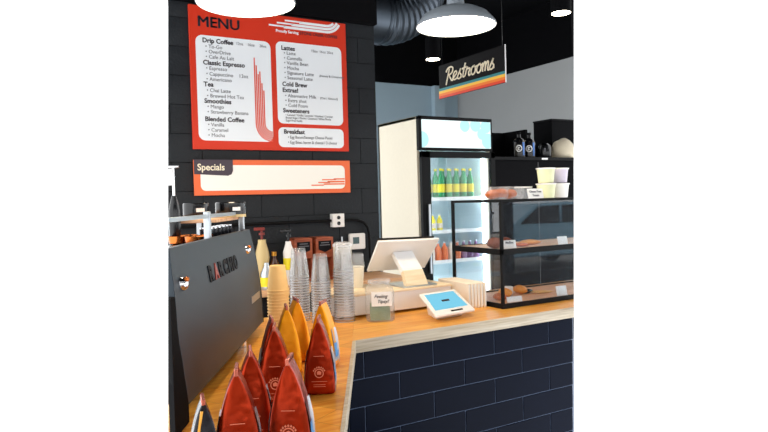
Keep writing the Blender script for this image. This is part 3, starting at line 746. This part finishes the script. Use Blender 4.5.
tub((2.745, 2.78, zt+.089), 'lemon patterned paper tub on top of the left stack over the case', M['tubA'])
tub((2.875, 2.80, zt+.089), 'lilac patterned paper tub on top of the right stack over the case', M['tubB'])
tub((2.745, 2.78, zt), 'pale yellow filled clear tub at the bottom of the left stack', M['tubA'], h=.086, r=.057)
tub((2.875, 2.80, zt), 'white labelled tub at the bottom of the right stack', M['whiteplastic'], h=.086, r=.057)
tub((2.64, 2.86, zt), 'clear squat tub behind the white card, left of the tub stacks', M['clearbox'], h=.07, r=.05)

# ------------------------------------------------------------------ riser, POS, jar, tablet, bags
t = thing('counter_riser', 'long low white box with tan top behind the tip jar', 'riser', (1.40, 2.87, CZ))
MB().box(0, 0.70, 0, 0.30, 0.014, 0.112).build('box', M['whiteplastic'], t, bevel=0.003)
MB().box(-.004, 0.704, -.004, 0.304, 0.112, 0.124).build('top_board', M['tan'], t, bevel=0.002)
for x in (0.02, 0.66):
    for y in (0.03, 0.25): MB().box(x, x+.03, y, y+.03, 0, 0.014).build('foot', M['gloss_black'], t)
rz = CZ+0.124

t = thing('register_screen', 'white point of sale screen seen from behind on a slanted stand', 'register', (1.86, 3.0, rz))
def slab(mb, A, B, C_, D, th):
    A, B, C_, D = map(Vector, (A, B, C_, D)); n = (B-A).cross(D-A).normalized()*th
    return mb.add([A, B, C_, D, A+n, B+n, C_+n, D+n], [(0, 1, 2, 3), (7, 6, 5, 4), (0, 4, 5, 1), (1, 5, 6, 2), (2, 6, 7, 3), (3, 7, 4, 0)])
TL, TR, BR, BL = (1.675, 2.93, 1.336), (2.068, 2.93, 1.330), (2.098, 3.13, 1.152), (1.712, 3.13, 1.160)
lo = lambda p: (p[0]-1.86, p[1]-3.0, p[2]-rz)
m = MB(); slab(m, lo(TL), lo(TR), lo(BR), lo(BL), -0.014); scr = m.build('screen_housing', M['whiteplastic'], t, bevel=0.004)
m = MB(); slab(m, lo((1.69, 2.945, 1.337)), lo((2.053, 2.945, 1.331)), lo((2.083, 3.13, 1.168)), lo((1.727, 3.13, 1.176)), 0.002)
m.xf(lambda x, y, z: (x, y+.006, z+.006)); m.build('screen_glass', M['gloss_black'], scr, smooth=False)
m = MB(); slab(m, lo((1.80, 2.985, 1.262)), lo((1.925, 2.985, 1.262)), lo((1.945, 2.915, 1.165)), lo((1.818, 2.915, 1.165)), 0.03); m.build('stand_neck', M['white'], t, bevel=0.003)
m = MB(); slab(m, lo((1.818, 2.915, 1.165)), lo((1.945, 2.915, 1.165)), lo((1.972, 2.90, rz+.006)), lo((1.83, 2.90, rz+.006)), 0.03); m.build('stand_foot', M['tan'], t, bevel=0.003)
m = MB().box(-.06, .16, -.115, .08, 0.0005, .007); m.build('base_plate', M['steel'], t, bevel=0.002)

t = thing('cream_tub', 'round cream container with a clear lid left of the register screen', 'container', (1.622, 3.10, rz), 0)
MB().lathe([(.044, 0), (.052, .115)], n=24).build('tub_body', M['creampaint'], t)
MB().lathe([(.055, .113), (.055, .122), (.052, .13), (.048, .185), (.001, .188)], n=24).build('lid', M['clearbox'], t)

t = thing('tip_jar', 'glass tip jar holding banknotes with a handwritten white label', 'jar', (1.582, 2.765, CZ), -0.45)
def sq(r, z, k=.03): return [(x, y, z) for x, y in rrect(-r, r, -r, r, min(k, r*.95), 4)]
m = MB(); m.loft([sq(.062, 0), sq(.069, .008), sq(.07, .02), sq(.07, .14), sq(.064, .165), sq(.052, .178, .05), sq(.052, .19, .05)], cap=False); m.add(sq(.062, 0.001), [tuple(range(20))])
m.build('glass_body', M['clearbox'], t)
MB().lathe([(.054, .184), (.058, .188), (.058, .198), (.052, .202), (.052, .184)], n=24).build('rim', M['clearbox'], t)
MB().box(-.045, .055, -.074, -.0715, .08, .15).build('paper_label', M['tag'], t, smooth=False)
m = MB(); put_text(m, 'Feeling', .023, -.032, .121, .0002, shear=.3); put_text(m, 'Tipsy?', .023, -.018, .096, .0002, shear=.3)
m.xf(lambda x, y, z: (x, -.0746-z, y)); m.build('handwriting', M['ink'], t, smooth=False)
for i in range(6):
    rnd = random.Random(i+50); a = rnd.uniform(-.5, .5); m = MB()
    m.prism([(-.048+k*.012, .004*math.sin(k+i)) for k in range(9)]+[(-.048+k*.012, .0012+.004*math.sin(k+i)) for k in range(8, -1, -1)], 0, .055+.004*i)
    o = m.build('banknote', M['cash']); p = LR
    o.location = (1.582+math.sin(.45)*(-.045+.017*i), 2.765+math.cos(.45)*(-.045+.017*i), CZ+.006); o.rotation_euler = (0, 0, -.45+a*.15)
    tag(o, 'green banknote standing inside the glass tip jar', 'banknote', 'banknotes in the tip jar')

t = thing('card_tablet', 'white countertop payment tablet with a blue screen tilted toward the customer', 'tablet', (1.90, 2.66, CZ))
lo = lambda p: (p[0]-1.90, p[1]-2.66, p[2]-CZ)
A, B, C_, D = Vector(lo((1.823, 2.772, 1.055))), Vector(lo((2.058, 2.758, 1.055))), Vector(lo((2.013, 2.551, .985))), Vector(lo((1.749, 2.518, .985)))
B = A+(C_-D)*0.95
m = MB(); slab(m, A, B, C_, D, 0.014); fr = m.build('frame', M['whiteplastic'], t, bevel=0.004)
def uv(u, v, h): 
    p = A*(1-u)*(1-v)+B*u*(1-v)+C_*u*v+D*(1-u)*v; n = (B-A).cross(D-A).normalized(); n = n if n.z > 0 else -n
    return p+n*h
up = 0.0005 if (B-A).cross(D-A).z < 0 else 0.0145
q = [uv(.1, .1, up), uv(.9, .1, up), uv(.92, .80, up), uv(.08, .80, up)]
MB().add([x for x in q]+[x+Vector((0, 0, .001)) for x in q], [(0, 1, 2, 3), (4, 5, 6, 7), (0, 1, 5, 4), (1, 2, 6, 5), (2, 3, 7, 6), (3, 0, 4, 7)]).build('screen', M['screen'], fr, smooth=False)
q = [uv(.40, .42, up+.0015), uv(.60, .42, up+.0015), uv(.60, .50, up+.0015), uv(.40, .50, up+.0015)]
MB().add([x for x in q]+[x+Vector((0, 0, .0005)) for x in q], [(0, 1, 2, 3), (4, 5, 6, 7), (0, 1, 5, 4), (1, 2, 6, 5), (2, 3, 7, 6), (3, 0, 4, 7)]).build('screen_caption', M['ink'], fr, smooth=False)
q = [uv(.42, .885, up), uv(.72, .885, up), uv(.72, .94, up), uv(.42, .94, up)]
MB().add([x for x in q]+[x+Vector((0, 0, .001)) for x in q], [(0, 1, 2, 3), (4, 5, 6, 7), (0, 1, 5, 4), (1, 2, 6, 5), (2, 3, 7, 6), (3, 0, 4, 7)]).build('card_slot', M['gloss_black'], fr, smooth=False)
m = MB(); m.loft([[(-.10, -.07, 0), (.06, -.06, 0), (.09, .07, 0), (-.06, .06, 0)], [tuple(uv(.1, .97, -.002)), tuple(uv(.9, .97, -.002)), tuple(uv(.9, .1, -.002)), tuple(uv(.1, .1, -.002))]])
m.build('wedge_base', M['white'], t, bevel=0.006)

pb = None
for i in range(6):
    lb_ = 'folded kraft paper bag in the upright bundle left of the pastry case'
    if pb is None:
        pb = thing('paper_bag', lb_, 'paper bag', (2.118, 2.74, CZ), -0.05, 'folded paper bags standing by the pastry case')
        m = MB(); m.box(0, .016, 0, .30, 0, .135); m.build('folded_bag', M['kraftbag'], pb, bevel=0.003)
        m = MB(); m.box(.004, .012, -.003, .0, .01, .128); m.build('fold_edge', M['paper'], pb)
    else: dup(pb, (2.118+i*0.0185, 2.74-0.004*i, CZ), -0.05)

# ------------------------------------------------------------------ cups
def cup_mesh(h, rt, rb, rim, name, mat, parent):
    """upside-down cup: mouth rim at z 0"""
    m = MB(); m.lathe([(rt*.985, 0.0), (rt, 0.004), (rt-.0015, .009), (rt*.97, .018), (rb+(rt-rb)*.3, h*.72), (rb, h*.985), (rb*.93, h), (rb*.85, h-.004), (0.001, h-.004)], n=28, cap=False)
    o = m.build(name, mat, parent)
    m = MB(); n = 28; 
    m.loft([[((rt+rim*math.cos(a))*math.cos(2*math.pi*i/n), (rt+rim*math.cos(a))*math.sin(2*math.pi*i/n), rim+rim*math.sin(a)) for i in range(n)] for a in [k*math.pi/3 for k in range(7)]], cap=False)
    m.build('rolled_rim', M['cuprim'] if mat == M['clearcup'] else mat, parent)
def stack(loc, cnt, step, h, rt, rb, rim, mat, name, cat, what, where, lean=(0, 0)):
    p = None
    for i in range(cnt):
        pos = (loc[0]+lean[0]*i, loc[1]+lean[1]*i, loc[2]+step*i)
        lab = ('topmost %s on the %s' if i == cnt-1 else '%s nested inside the %s') % (what, where)
        if p is None:
            p = thing(name, lab, cat, pos, 0, what+'s of the '+where); cup_mesh(h, rt, rb, rim, 'cup_wall', mat, p)
        else: dup(p, pos, 0.0, lab)
stack((1.428, 2.852, CZ), 20, .0132, .145, .051, .034, .0022, M['clearcup'], 'plastic_cup', 'cup', 'upside down clear plastic cup', 'tall clear stack nearest the tip jar')
stack((1.325, 2.90, CZ), 17, .0125, .14, .049, .033, .0022, M['clearcup'], 'plastic_cup', 'cup', 'upside down clear plastic cup', 'middle clear stack above the yellow bags')
stack((1.262, 3.02, CZ), 18, .013, .145, .050, .034, .0022, M['clearcup'], 'plastic_cup', 'cup', 'upside down clear plastic cup', 'left clear stack beside the paper cups')
stack((1.10, 2.90, CZ), 13, .0150, .12, .051, .037, .0028, M['kraft'], 'paper_cup', 'cup', 'upside down tan paper cup', 'paper stack beside the espresso machine')

# ------------------------------------------------------------------ back bar things
bz = 1.0
def dispenser(x, label):
    t = thing('wooden_dispenser', label, 'dispenser', (x, 4.06, bz))
    m = MB(); w = .066
    m.box(-w, w, .0, .14, 0, .02).box(-w, -w+.01, 0, .14, .02, .30).box(w-.01, w, 0, .14, .02, .30).box(-w, w, .13, .14, .02, .30).box(-w, w, 0, .14, .29, .30)
    m.box(-w+.01, w-.01, 0, .012, .16, .29)
    m.build('wooden_case', M['woodbox'], t, bevel=.002)
    m = MB(); m.prism([(-.048, .275), (.048, .275), (.048, .215), (0, .195), (-.048, .215)], -.003, 0, 'y'); m.build('black_label', M['logo_black'], t)
    m = MB()
    for z, a in ((.258, .03), (.242, .038)): m.box(-a, a, -.0042, -.003, z, z+.006)
    m.build('label_print', M['ink2'], t)
    MB().lathe([(.03, .02), (.03, .14)], c=(0, .06, 0), n=18).build('contents', M['darkred'], t)
dispenser(1.735, 'wooden dispenser box with black label, left of the two on the back bar')
dispenser(1.895, 'wooden dispenser box with black label and arched opening, right of the two')
def pump(loc, label, name, body, head, prof, hz, yellow=False):
    t = thing(name, label, 'bottle', loc, -0.4)
    MB().lathe(prof, n=22).build('bottle_body', body, t)
    MB().cyl((0, 0, prof[-1][1]), (0, 0, hz-.02), .008).build('pump_stem', head, t)
    MB().cyl((0, 0, hz-.05), (0, 0, hz-.035), .02).build('collar', head, t)
    m = MB(); m.box(-.05, .02, -.012, .012, hz-.02, hz); m.build('pump_head', head, t, bevel=.004)
    if yellow: MB().lathe([(prof[1][0]+.001, prof[-1][1]*.35), (prof[1][0]+.001, prof[-1][1]*.62)], n=22, cap=False).build('yellow_label', M['yellow'], t)
pump((1.425, 4.02, bz), 'cream pump bottle with dark red pump beside the espresso machine', 'pump_bottle', M['syrup'], M['darkred'],
     [(.032, 0), (.034, .01), (.034, .12), (.046, .19), (.042, .23), (.026, .29), (.026, .31)], .39)
pump((1.60, 4.0, bz), 'white syrup bottle with black pump in front of the wooden dispensers', 'pump_bottle', M['whiteplastic'], M['gloss_black'],
     [(.034, 0), (.036, .01), (.036, .22), (.02, .27), (.018, .29)], .37, True)
t = thing('syrup_bottle', 'dark syrup bottle with gold cap between the two pump bottles', 'bottle', (1.505, 4.02, bz))
MB().lathe([(.038, 0), (.04, .01), (.04, .13), (.016, .18), (.014, .2)], n=20).build('bottle_body', M['amber'], t)
MB().lathe([(.017, .198), (.018, .225), (.001, .226)], n=16).build('cap', M['gold'], t)
t = thing('syrup_bottle', 'dark syrup bottle with yellow label low beside the machine', 'bottle', (1.40, 3.88, bz))
MB().lathe([(.038, 0), (.04, .01), (.04, .1), (.016, .15), (.014, .17)], n=20).build('bottle_body', M['steel'], t)
MB().lathe([(.041, .02), (.041, .08)], n=20, cap=False).build('label_band', M['yellow'], t)
t = thing('white_canister', 'tall off white canister with lid knob behind the clear cup stacks', 'canister', (1.99, 3.98, bz))
MB().lathe([(.062, 0), (.064, .01), (.064, .235)], n=26).build('canister_body', M['creampaint'], t)
MB().lathe([(.067, .233), (.067, .25), (.05, .262), (.0, .265)], n=26).build('lid', M['whiteplastic'], t)
MB().cyl((0, 0, .26), (0, 0, .30), .005).build('lid_knob', M['steel'], t)

# ------------------------------------------------------------------ espresso machine (left-run frame: local x = n, local y = l)
t = thing('espresso_machine', 'large grey espresso machine on the left counter with black lettering and a chrome cup rail', 'espresso machine', (CX, CY, CZ), -TH)
def pn(z):   # panel surface n at height z above counter
    s = (z-.05)/.43
    return -.42-.05*s+.012*math.sin(math.pi*min(max(s, 0), 1))
zsn = [.05+.43*k/10 for k in range(11)]
def near(z):
    pts = [(.05, -.962), (.15, -.985), (.25, -1.0), (.30, -.985), (.43, -.945), (.48, -.93)]
    for (a, b), (c, d) in zip(pts, pts[1:]):
        if z <= c: return b+(d-b)*(z-a)/(c-a)
    return -.93
m = MB(); rings = []
for z in zsn:
    rings.append([(pn(z), near(z), z), (pn(z), .245, z), (pn(z)-.02, .245, z), (pn(z)-.02, near(z), z)])
m.loft(rings); pnl = m.build('back_panel', M['machine'], t, bevel=.003)
m = MB(); rings = []
for z in zsn:
    b_ = .245+.018+.006*math.sin(math.pi*(z-.05)/.43)
    rings.append([(pn(z)+.003, .246, z-.004), (pn(z)-.002, b_, z-.004), (pn(z)-.05, b_, z-.004), (pn(z)-.05, .246, z-.004)])
m.loft(rings); m.build('side_trim', M['gloss_black'], t, bevel=.003)
m = MB(); rings = []
for z in [-.0+.003]+zsn[:8]:
    zz = max(z, .003); lim = -2.72+( .097-(pn(max(z, .05))))/.317
    rings.append([(pn(max(z, .05)), near(max(z, .05))-.002, zz), (pn(max(z, .05))-.02, near(max(z, .05))-.002, zz), (pn(max(z, .05))-.02, min(lim+.02, near(max(z, .05))-.004), zz), (pn(max(z, .05)), min(lim, near(max(z, .05))-.004), zz)])
m.loft(rings); m.build('near_side_trim', M['black'], t)
MB().prism([(-.50, -.99), (-.50, .24), (-.82, .24)], .03, .44).build('body', M['gloss_black'], t, smooth=False)
MB().prism([(-.492, -.90), (-.492, .24), (-.80, .24)], .44, .452).build('top_tray', M['gloss_black'], t, smooth=False)
for l in (-.05, -.93): MB().cyl((-.46, l, 0), (-.46, l, .05), .02, n=16).build('foot', M['chrome'], t)
# badge
m = MB(); adv = 0
def put_logo(mb, s, x): put_text(mb, s, .068, x, 0, .0016, 1.0, 0, .003, 'LEFT')
a_ = MB(); b_ = MB()
for i, ch in enumerate('RARCHIO'):
    tmp = MB(); put_text(tmp, ch, .07, 0, 0, .0035, 1.0, 0, .0015, 'LEFT')
    xs = [v[0] for v in tmp.v]; x0_, x1_ = min(xs), max(xs); wch = .05 if ch != 'I' else .018
    tmp.xf(lambda x, y, z: ((x-x0_)/(x1_-x0_)*wch+adv, y, z)); adv += wch+.0125
    (b_ if i == 1 else a_).add(tmp.v, tmp.f)
k_ = .455/adv
for mb, nm, mt in ((a_, 'badge_lettering', 'logo_black'), (b_, 'badge_letter', 'logo_red')):
    mb.xf(lambda x, y, z: (pn(.345+y)+.002+z, -.595+x*k_, .345+y)); mb.build(nm, M[mt], pnl, smooth=False)
for l, z, r in ((.08, .397, .020), (-.888, .375, .021)):
    n0 = pn(z)
    m = MB(); m.tube([(n0-.001+.02*math.sin(a), l, z) for a in [k*math.pi/2/6 for k in range(7)]], [max(r*math.cos(a), .001) for a in [k*math.pi/2/6 for k in range(7)]], 24); kb = m.build('chrome_knob', M['chrome'], t)
    MB().box(n0+.004, n0+.020, l-r*.5, l+r*.5, z+r*.3, z+r*.95).build('warm_reflection', M['copper'], kb, bevel=.004)  # copper block stands in for a warm reflection on the chrome
MB().box(pn(.183)-.001, pn(.183)+.002, .01, .20, .17, .20).xf(lambda x, y, z: (x-.0, y, z)).build('metal_sticker', M['steel'], pnl)
# rail
for l in (-.386, .225):
    MB().box(-.512, -.488, l-.011, l+.011, .45, .575).build('rail_post', M['steel'], t, bevel=.004)
MB().prism([(-.507, -.85), (-.493, -.85), (-.493, .225), (-.507, .225)], .550, .564).build('cup_rail', M['steel'], t, bevel=.003)
MB().prism([(-.512, -.20), (-.512, .24), (-.84, .24), (-.72, -.20)], .528, .541).build('wood_shelf', M['shelfwood'], t, bevel=.002)
MB().box(-.70, -.68, -.2, -.18, .45, .53).box(-.70, -.68, .2, .22, .45, .53).build('shelf_support', M['steel'], t)

def lrthing(name, label, cat, n, l, z, group=None): 
    p = LR(n, l, z); return thing(name, label, cat, (p.x, p.y, p.z), -TH, group)
for n_, l_, r, lab in ((-.645, .0, .053, 'round black tin with white label, left of the pair above the espresso machine'), (-.528, .13, .066, 'round black tin with white label, right of the pair above the espresso machine')):
    t = lrthing('round_tin', lab, 'tin', n_, l_, CZ+.5415)
    MB().lathe([(r, 0), (r, .012)], n=32).build('pale_base', M['syrup'], t)
    MB().lathe([(r*.98, .012), (r, .015), (r, .062), (r*.95, .066), (r*.95, .06), (0.001, .06)], n=32).build('tin_body', M['gloss_black'], t)
    def wr_(x, y, z, r=r): 
        a = -.95+x/r; return ((r+.0008+z)*math.cos(a), (r+.0008+z)*math.sin(a), y)
    m = MB(); m.add([wr_(x, y, 0) for y in (.028, .044) for x in (-.018, -.009, 0, .009, .018)], [(i, i+1, i+6, i+5) for i in range(4)]); m.build('white_label', M['tag'], t)
t = None
for i in range(6):
    l_ = -.17+i*.068
    lb_ = 'small steel cup in the row under the wooden shelf of the espresso machine'
    if t is None:
        t = lrthing('steel_cup', lb_, 'cup', -.56, l_, CZ+.4525, 'steel cups on the machine'); MB().lathe([(.022, 0), (.024, .003), (.027, .055), (.025, .055), (.022, .006), (.001, .005)], n=20).build('cup_body', M['chrome'], t)
        MB().lathe([(.0251, .012), (.0275, .05)], n=20, cap=False).build('navy_band', M['bag_black'], t)
    else:
        p = LR(-.56, l_, CZ+.4525); dup(t, p, -TH)
cc = None
for i, (n_, l_) in enumerate(((-.56, -.33), (-.56, -.25), (-.64, -.27), (-.63, -.19))):  # copper colour stands in for orange reflections on the cup shelf
    lb_ = 'cup coloured copper for the orange reflections, among the cups at the left of the machine top'
    if cc is None:
        cc = lrthing('warm_reflection_cup', lb_, 'cup', n_, l_, CZ+.4525, 'cups coloured for orange reflections on the machine'); MB().lathe([(.03, 0), (.036, .004), (.04, .03), (.037, .03), (.03, .006), (.001, .005)], n=22).build('cup_body', M['copper'], cc)
        MB().tube([(.036, 0, .026), (.056, 0, .028), (.056, 0, .01), (.036, 0, .008)], .003, 6).build('cup_handle', M['copper'], cc)
    else:
        p = LR(n_, l_, CZ+.4525); dup(cc, p, -TH+i)
t = lrthing('spout_bottle', 'slim black bottle with a tall white and chrome spout above the machine', 'bottle', -.665, -.23, CZ+.4525)
MB().lathe([(.02, 0), (.022, .004), (.022, .125), (.016, .155), (.008, .185)], n=20).build('bottle_body', M['gloss_black'], t)
MB().cyl((0, 0, .18), (0, 0, .3), .005).build('spout_rod', M['chrome'], t)
MB().box(-.025, .003, -.01, .01, .225, .29).build('white_block', M['white'], t, bevel=.003)
MB().box(-.025, .022, -.008, .008, .292, .301).build('chrome_cap', M['chrome'], t, bevel=.002)

# ------------------------------------------------------------------ coffee bags
def bag_geo(w, d, h):
    """pouch: width w (x), depth d (y); pinches to a seam that runs along y at the top"""
    prof = [(0, 1.0, 1.0), (.04, 1.03, 1.03), (.2, 1.04, 1.0), (.4, .98, .92), (.56, .84, .88), (.7, .64, .86), (.82, .43, .86), (.91, .25, .88), (.96, .10, .9), (1.0, .06, .9)]
    m = MB(); rings = []
    for t_, a, b in prof:
        hw, hd = w/2*a, d/2*b; rg = []
        bulge = .006*math.sin(math.pi*min(t_*1.2, 1))
        for (x, y) in ((-1, -1), (-.5, -1), (0, -1), (.5, -1), (1, -1), (1, -.4), (1, .4), (1, 1), (.5, 1), (0, 1), (-.5, 1), (-1, 1), (-1, .4), (-1, -.4)):
            px, py = x*hw, y*hd
            if abs(y) == 1 and abs(x) < 1: py += math.copysign(bulge*(1-abs(x)*.5), y)
            if abs(x) == 1 and abs(y) < 1: px -= math.copysign(bulge*.9*(1 if t_ > .3 else -.3), x)*min(1, a*1.5)
            rg.append((px, py, t_*h))
        rings.append(rg)
    m.loft(rings); return m, prof
def coffee_bag(loc, rz_, label, mat, w=.094, d=.075, h=.235, side=True, logo=True, group=None):
    t = thing('coffee_bag', label, 'coffee bag', loc, rz_)
    m, prof = bag_geo(w, d, h)
    body = m.build('foil_pouch', mat, t)
    sm = body.modifiers.new('sub', 'SUBSURF'); sm.levels = 1; sm.render_levels = 2
    MB().box(-.004, .004, -d*.47, d*.47, h*.955, h*1.02).build('top_seam', M['bag_seam'], t, bevel=.0015)
    def fy(z):
        for (a, b, c), (a2, b2, c2) in zip(prof, prof[1:]):
            if z/h <= a2:
                k = (z/h-a)/(a2-a); cc_ = c+(c2-c)*k; return -(d/2*cc_+.006*math.sin(math.pi*min(z/h*1.2, 1))+.0006)
        return -d/2
    if logo:
        m = MB(); cz_ = h*.30; n = 20
        def pt(x, z, o=0.0008): return (x, fy(z)-o, z)
        R1, R2 = .0145, .0115
        m.add([pt(R1*math.cos(2*math.pi*k/n), cz_+R1*math.sin(2*math.pi*k/n)) for k in range(n)]+[pt(R2*math.cos(2*math.pi*k/n), cz_+R2*math.sin(2*math.pi*k/n)) for k in range(n)], [(k, (k+1) % n, (k+1) % n+n, k+n) for k in range(n)])
        for k in range(7):
            a = math.pi*(.15+.7*k/6); r_ = .0185
            m.add([pt(r_*math.cos(a)-.003, cz_+r_*math.sin(a)), pt(r_*math.cos(a), cz_+r_*math.sin(a)-.003), pt(r_*math.cos(a)+.003, cz_+r_*math.sin(a)), pt(r_*math.cos(a), cz_+r_*math.sin(a)+.004)], [(0, 1, 2, 3)])
        m.add([pt(-.006, cz_-.004), pt(.006, cz_-.004), pt(.007, cz_+.004), pt(0, cz_+.008), pt(-.007, cz_+.004)], [(0, 1, 2, 3, 4)])
        for z, a in ((cz_-.026, .024), (cz_-.036, .019), (cz_-.042, .019), (h*.52, .016)):
            m.add([pt(-a, z), pt(a, z), pt(a, z+.0016), pt(-a, z+.0016)], [(0, 1, 2, 3)])
        m.build('pale_emblem', M['bag_print'], t)
    if side:
        for s in (1, -1):
            def sp(y, z):
                for (a, b, c), (a2, b2, c2) in zip(prof, prof[1:]):
                    if z/h <= a2:
                        k = (z/h-a)/(a2-a); hw = w/2*(b+(b2-b)*k); hd = d/2*(c+(c2-c)*k); break
                return (s*(hw-.0006-.0056*(1-abs(y))*(1 if z > .3*h else 0)), y*hd*.8, z)
            m = MB(); zz = [.05*h+i*.09*h for i in range(7)]
            m.add([sp(y, z) for z in zz for y in (-1, 0, 1)], [(3*i+j, 3*i+j+1, 3*i+j+4, 3*i+j+3) for i in range(6) for j in (0, 1)])
            p = m.build('silver_side_label', M['bag_side'], t)
            m = MB(); zz = [.16*h+i*.07*h for i in range(4)]
            m.add([(x+s*.0008, y, z) for x, y, z in (sp(y, z) for z in zz for y in (-.6, .5))], [(2*i, 2*i+1, 2*i+3, 2*i+2) for i in range(3)])
            m.build('blue_print', M['bag_blue'], p)
    return t
F_ = -TH
coffee_bag((0.828, 1.835, CZ), -.52, 'red coffee bag furthest right, nearest the counter corner', M['bag_red'])
coffee_bag((0.668, 1.80, CZ), -.42, 'red coffee bag with a pale emblem in the second row, left of the rightmost', M['bag_red'], w=.104)
coffee_bag((0.705, 1.925, CZ), -.25, 'red coffee bag mostly hidden behind the second row bag, before the paper cups', M['bag_red'], w=.09, logo=False)
coffee_bag((0.556, 1.405, CZ), -.56, 'red coffee bag in front with its silver side label showing', M['bag_red'], w=.10)
coffee_bag((0.508, 1.545, CZ), -.30, 'red coffee bag in the row nearest the machine, behind the leftmost', M['bag_red'], w=.10)
coffee_bag((0.424, 1.39, CZ), -.34, 'leftmost red coffee bag beside the black machine base', M['bag_red'], w=.10)
coffee_bag((0.832, 2.12, CZ), -.3, 'orange yellow coffee bag behind the rear left red bag', M['bag_yel'], logo=False, side=False)
coffee_bag((0.922, 2.25, CZ), -.15, 'orange yellow coffee bag furthest back between the cup stacks and red bags', M['bag_yel'], logo=False, side=False)
coffee_bag((0.975, 2.12, CZ), -.75, 'orange yellow coffee bag just behind the rightmost red bag', M['bag_yel'], logo=False, side=True)
t = coffee_bag((0.345, 1.38, CZ), -.2, 'black foil coffee bag with gold edge at the bottom left', M['bag_black'], w=.07, d=.06, h=.185, logo=False, side=False)
MB().tube([(-.004, -.028, .165), (-.012, -.03, .12), (-.022, -.031, .06)], .003, 6).build('gold_edge', M['gold'], t)

# ------------------------------------------------------------------ ends of the modelled stretch: cut long structures off square to where the room is left unbuilt
def cut(o):
    me = o.data
    if me.users > 1: return
    bpy.context.view_layer.update()
    mw = o.matrix_world; inv = mw.inverted()
    for no, co in ((Vector((-1, 0.2085, 0.0354)), Vector((0, 0, 1.55))), (Vector((1, -1.0703, -0.0284)), Vector((0, 0, 1.55)))):
        if not any((mw @ v.co - co).dot(no) > 1e-4 for v in me.vertices): continue
        bm = bmesh.new(); bm.from_mesh(me); bm.transform(mw)
        r = bmesh.ops.bisect_plane(bm, geom=bm.verts[:]+bm.edges[:]+bm.faces[:], plane_co=co, plane_no=no, clear_outer=True)
        ed = [e for e in r['geom_cut'] if isinstance(e, bmesh.types.BMEdge)]
        if ed: bmesh.ops.holes_fill(bm, edges=ed, sides=0)
        bm.transform(inv); bm.to_mesh(me); bm.free()
bpy.context.view_layer.update()
LONG = {'wall_back', 'wall_back_blocks', 'trim_1', 'trim_3', 'wall_right', 'espresso_machine', 'wooden_worktop', 'tiled_counter_base', 'back_bar',
        'pastry_case', 'black_cabinet', 'wall_cubby', 'cloth_bag', 'electrical_conduit', 'air_duct'}
for o in list(bpy.data.objects):
    if o.type != 'MESH': continue
    q = o
    while q.parent: q = q.parent
    if q.name in LONG or o.name in LONG: cut(o)
